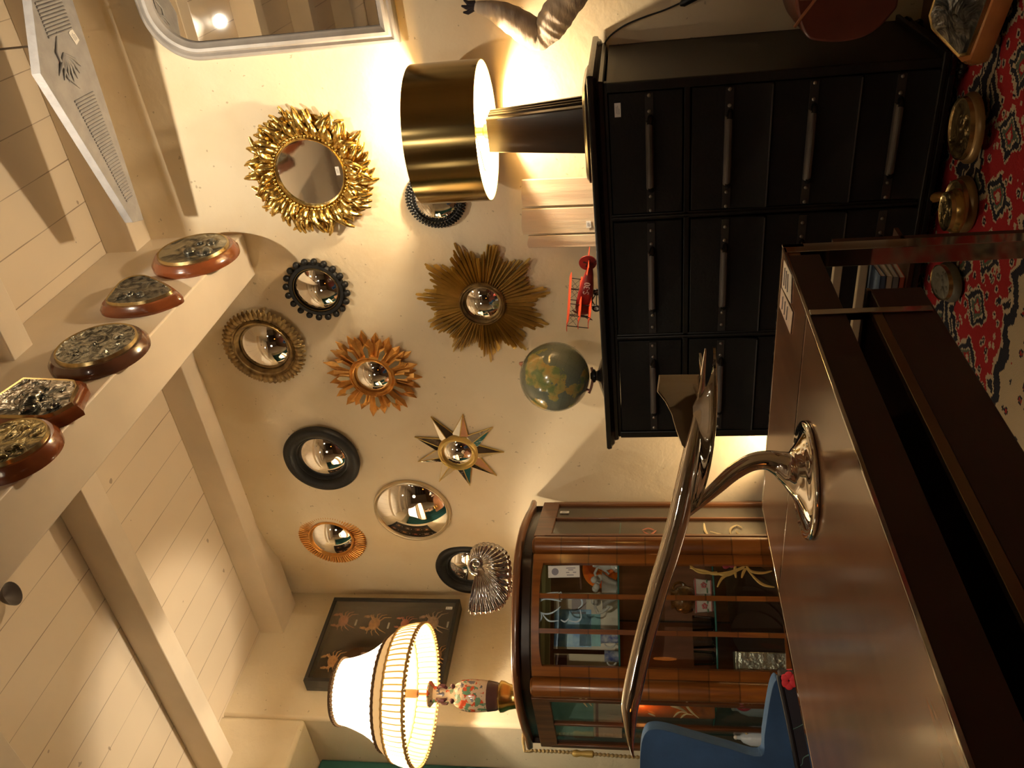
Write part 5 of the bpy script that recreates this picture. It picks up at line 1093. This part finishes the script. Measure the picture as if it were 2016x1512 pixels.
prof = [(.257, fz(1.232)), (.235, fz(1.262)), (.210, fz(1.295)), (.188, fz(1.335)), (.170, fz(1.38)), (.157, fz(1.42)), (.148, fz(1.465))]
b = MB(); b.lathe(prof, 96, caps=False, mod=lambda a, i, z: 1-.02*abs(math.sin(a*6))*math.sin(PI*i/6)); b.build('shade_panel', SILK, fl, ang=60)
b = MB(); n_ = 288; b.lathe([(.323, fz(1.070)), (.324, fz(1.10)), (.316, fz(1.14)), (.304, fz(1.172))], n_, caps=False, mod=lambda a, i, z: 1+.008*math.sin(a*72))
b.m = [1 if (k % n_) % 4 == 0 else 0 for k in range(len(b.f))]; b.build('pleated_skirt', [shade_cloth('pale_pleats', (.95, .86, .66), .5), shade_cloth('pleat_fold_gold', (.62, .40, .12), .12)], fl, ang=60)
b = MB(); b.lathe([(.304, fz(1.172)), (.285, fz(1.20)), (.257, fz(1.232))], 144, caps=False); lab(b.build('tan_band', shade_cloth('tan_band_cloth', (.60, .45, .26), .10), fl, ang=60), 'tan fabric band above the pleats')
for zc_, rc, nm, rr2, lb in ((1.232, .259, 'braid', .0075, 'dark brown braid round the waist of the shade'), (1.072, .325, 'fringe', .0055, 'gold and brown beaded lower edge'), (1.466, .150, 'braid', .009, 'brown braid at the top of the shade'), (1.175, .303, 'gold_band', .006, 'gold band with small bobbles')):
    b = MB(); n_ = 200; b.tube([(rc*math.cos(a), rc*math.sin(a), fz(zc_)+.0015*math.sin(a*50)) for a in [2*PI*k/n_ for k in range(n_)]], [rr2*(1+.3*(k % 2)) for k in range(n_)], 6, closed=True)
    lab(b.build(nm, mat('braid_brown', (.13, .075, .035), .8) if nm == 'braid' else mat('fringe_gold', (.55, .33, .10), .7), fl), lb)
    if nm == 'fringe':
        b = MB()
        for k in range(96): a = 2*PI*k/96; b.ball((.326*math.cos(a), .326*math.sin(a), fz(zc_)-.009), .0065, 6, 5)
        b.build('bobbles', mat('fringe_gold'), bpy.data.objects['fringe'])
b = MB(); b.lathe([(.150, fz(1.466)), (.152, fz(1.48)), (.146, fz(1.482)), (.140, fz(1.466))], 48, closed=True); b.build('top_band', mat('braid_brown'), fl)

# ================================================================== FOREGROUND TABLE
TX0, TX1, TY0, TY1, TZ = -1.385, -.712, -.55, 1.522, .73
tb = thing('dining_table', 'glossy dark rosewood table with polished metal edging and square metal legs in the foreground', 'table', ((TX0+TX1)/2, .5, 0))
ox, oy = (TX0+TX1)/2, .5
def tbx(b, x0, x1, y0, y1, z0, z1): b.box(x0-ox, x1-ox, y0-oy, y1-oy, z0, z1)
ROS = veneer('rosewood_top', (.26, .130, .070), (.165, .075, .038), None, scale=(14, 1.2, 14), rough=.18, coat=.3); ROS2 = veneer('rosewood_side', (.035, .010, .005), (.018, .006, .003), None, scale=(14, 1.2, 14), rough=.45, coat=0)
b = MB(); tbx(b, TX0+.014, TX1-.004, TY0, 1.248, TZ-.030, TZ-.0005); tbx(b, TX0+.014, TX1-.004, 1.256, TY1-.014, TZ-.030, TZ-.0005); b.build('table_top', ROS, tb, bevel=.0008)
b = MB(); tbx(b, TX0, TX1, TY1-.014, TY1, TZ-.04, TZ); tbx(b, TX0, TX0+.014, TY0, TY1-.014, TZ-.04, TZ); tbx(b, TX1-.004, TX1, TY0, TY1-.014, TZ-.006, TZ); tbx(b, TX0+.014, TX1-.004, 1.248, 1.256, TZ-.02, TZ); b.build('metal_edging', DKCHROME, tb, bevel=.0008)
b = MB(); tbx(b, TX1-.03, TX1-.002, TY0, TY1-.045, TZ-.062, TZ-.006); tbx(b, TX0+.014, TX0+.034, TY0, TY1-.014, TZ-.062, TZ-.03); tbx(b, TX0+.03, TX1-.03, TY1-.05, TY1-.03, TZ-.062, TZ-.03); b.build('apron', ROS2, tb, bevel=.001)
for x0, y0 in ((TX1-.035, TY1-.035), (TX0, TY1-.035), (TX1-.035, TY0), (TX0, TY0)):
    b = MB(); tbx(b, x0, x0+.035, y0, y0+.035, .0135, TZ-.001); b.build('leg', DKCHROME, tb, bevel=.001)
b = MB(); tbx(b, TX1-.012, TX1+.002, 1.246, 1.262, .535, TZ-.006); b.build('metal_upright', DKCHROME, tb, bevel=.001)
b = MB(); tbx(b, TX1-.30, TX1-.003, TY0+.1, 1.335, .528, .612); b.build('drawer_case', ROS2, tb, bevel=.002)
b = MB(); tbx(b, TX1-.012, TX1-.001, TY0+.1, 1.246, .612, .628); tbx(b, TX1-.30, TX1-.001, 1.325, 1.335, .612, .618); b.build('case_edging', mat('bronze_edging', (.16, .105, .055), .3, .9), tb, bevel=.001)
b = MB(); tbx(b, TX1-.31, TX1-.29, TY0+.05, 1.34, .50, .69); b.build('inner_panel', mat('dark_green_panel', (.02, .025, .022), .5), tb)
for q4, l_ in ((((1544.7, 511.5), (1560, 542), (1557.8, 598), (1540.5, 564.7)), 'white price tag with writing'), (((1539, 566), (1561.8, 615), (1557, 658), (1536, 604)), 'pinkish price tag with a stamp')):
    P4 = [on(x, y, 2, TZ) for x, y in q4]; P4 = [Vector((p.x-ox, p.y-oy, 0)) for p in P4]; b = MB(); b.prism([(p.x, p.y) for p in P4], TZ+.0004, TZ+.0014); t = lab(b.build('price_tag', PAPER if 'white' in l_ else mat('pink_paper', (.78, .68, .64), .6), tb, smooth=False), l_)
    b = MB()
    for f in (.25, .45, .65): A, B_ = P4[0].lerp(P4[1], f), P4[3].lerp(P4[2], f); A, B_ = A.lerp(B_, .15), A.lerp(B_, .8); A.z = B_.z = TZ+.0016; b.tube([A, B_], .0014, 6, flat=.2)
    b.build('print', INK, t)

# ---- the chrome jet
jc = on(1590, 945, 2, TZ); r2 = Vector((math.cos(YAW), math.sin(YAW), 0)); n2_ = Vector((-math.sin(YAW), math.cos(YAW), 0))
jt = thing('jet_sculpture', 'polished chrome jet aircraft sculpture on a curved trumpet foot standing on the rosewood table', 'sculpture', jc, (0, 0, YAW))
def J(x, y, dy=0.): p = onplane(x, y, jc, n2_)-jc; return Vector((p.dot(r2), dy, p.z))
mpx = (jc-Vector((0, 0, EYE))).dot(fw)/F
b = MB(); st = [((1345, 1018), 7), ((1366, 1000), 9), ((1386, 982), 11.5), ((1414, 957), 14), ((1445, 930), 16), ((1478, 911), 17.5), ((1508, 906), 19), ((1530, 912), 24), ((1548, 923), 34), ((1562, 933), 52), ((1574, 941), 78), ((1583, 945), 100)]
P = spline([J(*q) for q, _ in st], 6); R_ = lerpl([r_*mpx for _, r_ in st], 6)
K6 = len(P); TN = [max(0, min(1, (i-K6+32)/18)) for i in range(K6)]
for r_, z_ in ((112, .0085), (117, .006), (118, .003), (116, .0002)): P.append(Vector((0, 0, z_))); R_.append(r_*mpx); TN.append(1)
b.tube(P, R_, 40, upv=(0, 1, 0), tans=TN); b.build('trumpet_foot', CHROME, jt, ang=60)
b = MB(); fu = [((1247, 1491), 1.5), ((1243, 1474), 4.5), ((1241, 1450), 9), ((1240, 1420), 13.5), ((1240, 1392), 17.5), ((1246, 1360), 19.5), ((1256, 1310), 20), ((1268, 1260), 20), ((1280, 1215), 20.5), ((1298, 1150), 20.5), ((1318, 1085), 21), ((1336, 1020), 21.5), ((1348, 965), 21.5), ((1358, 915), 20), ((1366, 870), 17), ((1373, 830), 13), ((1379, 780), 8.5), ((1384, 735), 5), ((1389, 686), 1.5)]
P = spline([J(*q) for q, _ in fu], 5); R_ = lerpl([r_*mpx for _, r_ in fu], 5)
vs = []; n_ = 32
for i, p in enumerate(P):
    t = (P[min(i+1, len(P)-1)]-P[max(i-1, 0)]).normalized(); a = Vector((0, 1, 0)); c = t.cross(a).normalized()
    for j in range(n_):
        g = 2*PI*j/n_; cs, sn = math.cos(g), math.sin(g); e = .80
        vs.append(p+c*R_[i]*(abs(cs)**e*(1 if cs > 0 else -1))+a*R_[i]*1.15*(abs(sn)**1.15*(1 if sn > 0 else -1)))
fs = [(i*n_+j, i*n_+(j+1) % n_, (i+1)*n_+(j+1) % n_, (i+1)*n_+j) for i in range(len(P)-1) for j in range(n_)]; fs += [tuple(range(n_-1, -1, -1)), tuple(range((len(P)-1)*n_, len(P)*n_))]
b.add(vs, fs); b.build('fuselage', CHROME, jt, ang=60)
b = MB(); fin = [(1356, 895), (1343, 880), (1331, 848), (1322, 815), (1309, 790), (1293, 770), (1297, 738), (1376, 737), (1376, 800)]
Q = [J(*q) for q in fin]; z_f = J(1376, 800).z; Q = [Vector((q.x, -.06*max(0, q.z-z_f), q.z)) for q in Q]; c = sum(Q, Vector())/len(Q); vs = [q+Vector((0, sg*.0035, 0)) for sg in (-1, 1) for q in Q]; in_ = [c+(q-c)*.94+Vector((0, sg*.0055, 0)) for sg in (-1, 1) for q in Q]; L = len(Q)
vs = [*vs[:L], *vs[L:], *in_[:L], *in_[L:]]; fs = [(j, (j+1) % L, L+(j+1) % L, L+j) for j in range(L)]+[(j, (j+1) % L, 2*L+(j+1) % L, 2*L+j) for j in range(L)]+[(L+j, L+(j+1) % L, 3*L+(j+1) % L, 3*L+j) for j in range(L)]+[tuple(range(2*L, 3*L)), tuple(range(4*L-1, 3*L-1, -1))]
b.add(vs, fs); b.build('tail_fin', CHROME, jt, ang=30)
for sg in (-1, 1):
    b = MB(); xa, xb, xt = J(1348, 1000).x, J(1375, 800).x, J(1389, 690).x; zr = J(1366, 905).z; zt_ = J(1398, 860).z; zq = J(1391, 690).z
    def wing(u, v, sg=sg):
        # u chordwise nose to tail, v root to tip; swept delta drooping slightly
        le = xa+(xt-xa)*(v**1.15)*.93; te = xb+(xt-xb)*v; x = le+(te-le)*u; zz = zr+(zq-zr)*v-.012*math.sin(PI*v)
        return (x, sg*(.006+.125*v), zz+.010*(1-v)*math.sin(PI*min(1, u*1.1))*-1)
    b.sheet(wing, 20, 14, .004); b.build('wing', CHROME, jt, ang=50)
# canopy crease under the nose
b = MB(); b.tube([J(1262, 1232, -.012), J(1276, 1222, -.014), J(1292, 1216, -.012)], [.002, .004, .002], 8); b.build('canopy_crease', CHROME, jt)

# ================================================================== BLUE VELVET ARMCHAIR
VEL = mat('blue_velvet', (.030, .085, .20), .8, var=.35, vscale=7, bump=.15, bscale=50); VEL.node_tree.nodes['Principled BSDF'].inputs['Sheen Weight'].default_value = .6; VEL.node_tree.nodes['Principled BSDF'].inputs['Sheen Tint'].default_value = (.25, .5, .9, 1)
cc = Vector((-2.42, 1.27, 0)); ac = thing('blue_armchair', 'blue velvet winged armchair with black floral fabric, at the picture corner behind the table', 'armchair', cc, (0, 0, YAW))
def C_(x, y, dep=0.): p = onplane(x, y, cc+n2_*dep, n2_)-cc; return (p.dot(r2), p.z)
side = [(1262, 1575), (1260, 1512), (1262, 1462), (1270, 1436), (1284, 1428), (1310, 1430), (1360, 1444), (1430, 1464), (1495, 1480), (1502, 1440), (1510, 1385), (1518, 1345), (1526, 1331), (1534, 1338)]
sp3 = [C_(*q) for q in side]; spts = [tuple(v)[:2] for v in spline([(x, y, 0) for x, y in sp3], 4)]
poly = spts+[(spts[-1][0]+.02, .30), (spts[-1][0]-.0, .22), (spts[0][0], .22)]
b = MB(); b.prism(poly, -.03, .03, T(0, 0, 0) @ Rx(PI/2)); b.build('wing_and_arm', VEL, ac, bevel=.014)
xb0 = spts[0][0]
b = MB(); b.box(xb0-.14, xb0+.02, -.03, .30, .22, 1.0); b.build('back', VEL, ac, bevel=.03)
fl_ = [C_(1532, 1322, -.06), C_(1534, 1336, -.06), C_(1548, 1400, -.06), C_(1560, 1460, -.06), C_(1572, 1520, -.06), C_(1590, 1575, -.06)]
FLW = bpy.data.materials.new('floral_fabric'); FLW.use_nodes = True; nt = FLW.node_tree; bs = nt.nodes['Principled BSDF']; bs.inputs['Roughness'].default_value = .8
tc = N(nt, 'ShaderNodeTexCoord'); n = N(nt, 'ShaderNodeTexNoise'); n.inputs['Scale'].default_value = 7; n.inputs['Distortion'].default_value = .6; nt.links.new(tc.outputs['Object'], n.inputs['Vector'])
v = N(nt, 'ShaderNodeTexNoise'); v.inputs['Scale'].default_value = 4.3; v.inputs['Detail'].default_value = 4; nt.links.new(tc.outputs['Object'], v.inputs['Vector'])
stem = math_(nt, 'LESS_THAN', math_(nt, 'ABSOLUTE', math_(nt, 'SUBTRACT', n.outputs[0], .5)), .006); c = mixc(nt, stem, (.018, .016, .024), (.10, .20, .17)); c = mixc(nt, math_(nt, 'GREATER_THAN', v.outputs[0], .64), c, (.65, .03, .04)); c = mixc(nt, math_(nt, 'GREATER_THAN', v.outputs[0], .72), c, (.85, .55, .5)); nt.links.new(c, bs.inputs['Base Color'])
pf = [(x, z) for x, z in fl_]+[(fl_[-1][0], .22), (fl_[0][0]+.02, .22)]
b = MB(); b.prism(pf, -.025, .03, T(0, -.06, 0) @ Rx(PI/2)); lab(b.build('floral_side', FLW, ac, bevel=.006), 'black floral fabric panel with red flowers')
b = MB(); P = spline([(x, -.088, z+.002) for x, z in fl_], 6); b.tube(P, .007, 8); lab(b.build('piping', mat('piping_black', (.012, .01, .012), .6), ac), 'black piping')
b = MB(); q = C_(1540, 1318, -.088); 
for k in range(6): a = 2*PI*k/6; b.ball((q[0]-.028+.014*math.cos(a), -.092, q[1]-.016+.012*math.sin(a)), .011, 10, 8, (1, .3, 1))
lab(b.build('red_flower', mat('flower_red', (.75, .04, .05), .7), ac), 'red flower motif')
b = MB(); b.box(xb0+.02, spts[-1][0]-.02, .03, .30, .22, .44); lab(b.build('seat', FLW, ac, bevel=.03), 'black floral seat cushion')
for x in (xb0-.08, spts[-1][0]-.04):
    for y in (.0, .26):
        b = MB(); b.tube([(x, y, .0135), (x, y, .23)], [.014, .024], 12); b.build('leg', BLACKWOOD, ac)

# ================================================================== THINGS ON THE RUG
RZ = .012
def lean_plaque(label, px, py, r, tilt, az, woodm, relm, z=0., poly=None, name='relief_plaque', sx=1.):
    p = on(px, py, 2, RZ+z+.0); M = (tilt, 0, az); poly = poly or [(x*sx, y) for x, y in circ(0, 0, r, 48)]
    return plaque(label, (p.x, p.y, RZ+z+.002), M, poly, woodm, relm, .022, .86, rlumps(10, r*.7, r*.12))
GLDR = relief_mat('relief_old_gold', (.40, .30, .15), (.12, .08, .035), 20, .35, .012)
BRW = mat('plaque_dark_brass', (.26, .17, .07), .35, .6)
pq = lean_plaque('round old gold relief plaque leaning by the foot of the chest, furthest right', 1914, 252, .100, .0, .1, BRW, GLDR, .03)
pq = lean_plaque('round dull brass relief plate, underneath of the pair by the chest plinth', 1902, 402, .085, .06, .2, BRW, GLDR, .006)
pq = lean_plaque('small round shiny brass relief plaque, on top of the pair by the chest plinth', 1886, 415, .066, .0, .1, mat('plaque_gold', (.45, .28, .08), .25, .8), RELS[4], .048)
pq = lean_plaque('flat greenish grey oval plaque lying on the rug beneath the table end', 1873, 555, .10, .0, .25, mat('plaque_grey_green', (.10, .095, .07), .6), mat('relief_dull_green', (.17, .16, .12), .7, .2, bump=.5, bscale=30), .004, sx=.62)
p = on(1962, 78, 2, RZ)
rp = [(-.15, -.10), (.15, -.10), (.18, -.07), (.18, .10), (.15, .13), (-.15, .13), (-.18, .10), (-.18, -.07)]
plaque('large grey relief panel in a stepped orange wooden frame lying on the rug, right corner', (p.x+.13, p.y-.02, RZ+.06), (.35, 0, -.45), rp, mat('plaque_orange_wood', (.42, .16, .05), .25, var=.3, coat=.4), relief_mat('relief_slate', (.22, .21, .19), (.08, .08, .075), 12, .4, .02), .05, .80, rlumps(8, .10, .02))
p = on(1858, 348, 2, RZ); wl = thing('wooden_stick', 'long honey coloured wooden stick lying under the front of the chest', 'wood', (p.x+.01, p.y-.065, RZ+.02))
b = MB(); b.tube([(-.02, -.08, -.002), (-.05, 0, .006), (-.09, .08, .004), (-.12, .12, 0)], [.014, .020, .019, .012], 12, flat=.8); b.build('stick_body', mat('honey_wood', (.42, .22, .06), .4, var=.4, vscale=10), wl)

# low rack and books seen below the table end
rk = thing('slatted_rack', 'low stand with two pale slats seen through the gap under the table end', 'rack', (-.945, 2.0, .012))
PSL = mat('pale_slat', (.42, .36, .26), .5); RPW = mat('rack_post', (.05, .02, .012), .4)
for z in (.492, .430):
    b = MB(); b.box(-.38, -.01, -.012, .010, z-.010, z+.010); b.build('slat', PSL, rk, bevel=.002)
b = MB(); b.box(-.012, .012, -.012, .012, .0, .51); b.build('post', RPW, rk)
b = MB(); b.box(-.17, .012, -.10, .06, .342, .352); b.build('shelf_board', RPW, rk)
b = MB(); b.box(-.03, .03, -.08, .08, 0, .02); b.build('foot', RPW, rk)
for k, (cl, nm, lb) in enumerate((((.45, .10, .06), 'red', 'small red book at the bottom of the flat stack under the table end'), ((.18, .20, .20), 'grey', 'small grey book second from the bottom of the flat stack under the table'), ((.42, .38, .30), 'cream', 'small cream book below the blue one in the flat stack under the table'), ((.06, .10, .18), 'blue', 'small dark blue book on top of the flat stack under the table'))):
    bk = thing('book', lb, 'book', (-1.035, 1.965, .364+.0145*k), (0, 0, .03*k), 'small books stacked below the table'); m_ = mat('book_cover_'+nm, cl, .5)
    b = MB(); b.box(-.036, .036, -.05, .05, 0, .0018); b.box(-.036, .036, -.05, .05, .012, .0138); b.box(-.036, .036, -.05, -.048, 0, .0138); b.build('cover', m_, bk); b = MB(); b.box(-.034, .034, -.048, .049, .0018, .012); b.build('pages', PAPER, bk)

# things the convex mirrors see behind the camera
bc = thing('bookcase', 'tall dark bookcase against the near wall behind the camera', 'bookcase', (-.8, -3.4, 0))
DK = mat('bookcase_dark', (.035, .02, .014), .4)
b = MB(); b.box(-1.2, 1.2, -.18, -.15, 0, 2.2); b.box(-1.2, -1.16, -.18, .18, 0, 2.2); b.box(1.16, 1.2, -.18, .18, 0, 2.2); b.build('carcass', DK, bc)
for z in (.1, .6, 1.1, 1.6, 2.18):
    b = MB(); b.box(-1.16, 1.16, -.15, .18, z-.02, z+.02); b.build('shelf', DK, bc)
st_ = thing('side_table', 'small dark side table behind the camera added to carry the assumed orange glass lamp', 'table', (-1.3, -1.7, 0)); b = MB(); b.lathe([(0, .60), (.28, .60), (.28, .63), (0, .63)], 32); b.build('table_top', DK, st_)
for k in range(3): a = 2*PI*k/3; b = MB(); b.tube([(.2*math.cos(a), .2*math.sin(a), 0), (.12*math.cos(a), .12*math.sin(a), .60)], .016, 8); b.build('leg', DK, st_)
ol = thing('assumed_orange_lamp', 'glowing orange glass lamp, assumed for the orange reflections, on the small dark side table', 'table lamp', (-1.3, -1.7, .63)); b = MB(); b.lathe([(.06, 0), (.02, .02), (.02, .12), (0, .12)], 20); b.build('lamp_foot', BLACKWOOD, ol)
b = MB(); b.lathe([(.05, .12), (.10, .16), (.11, .24), (.07, .32), (0, .33)], 24); b.build('glass_shade', emis('orange_glass_glow', (1, .25, .03), 5), ol)  # assumed lamp and its table, added as source of the orange reflections
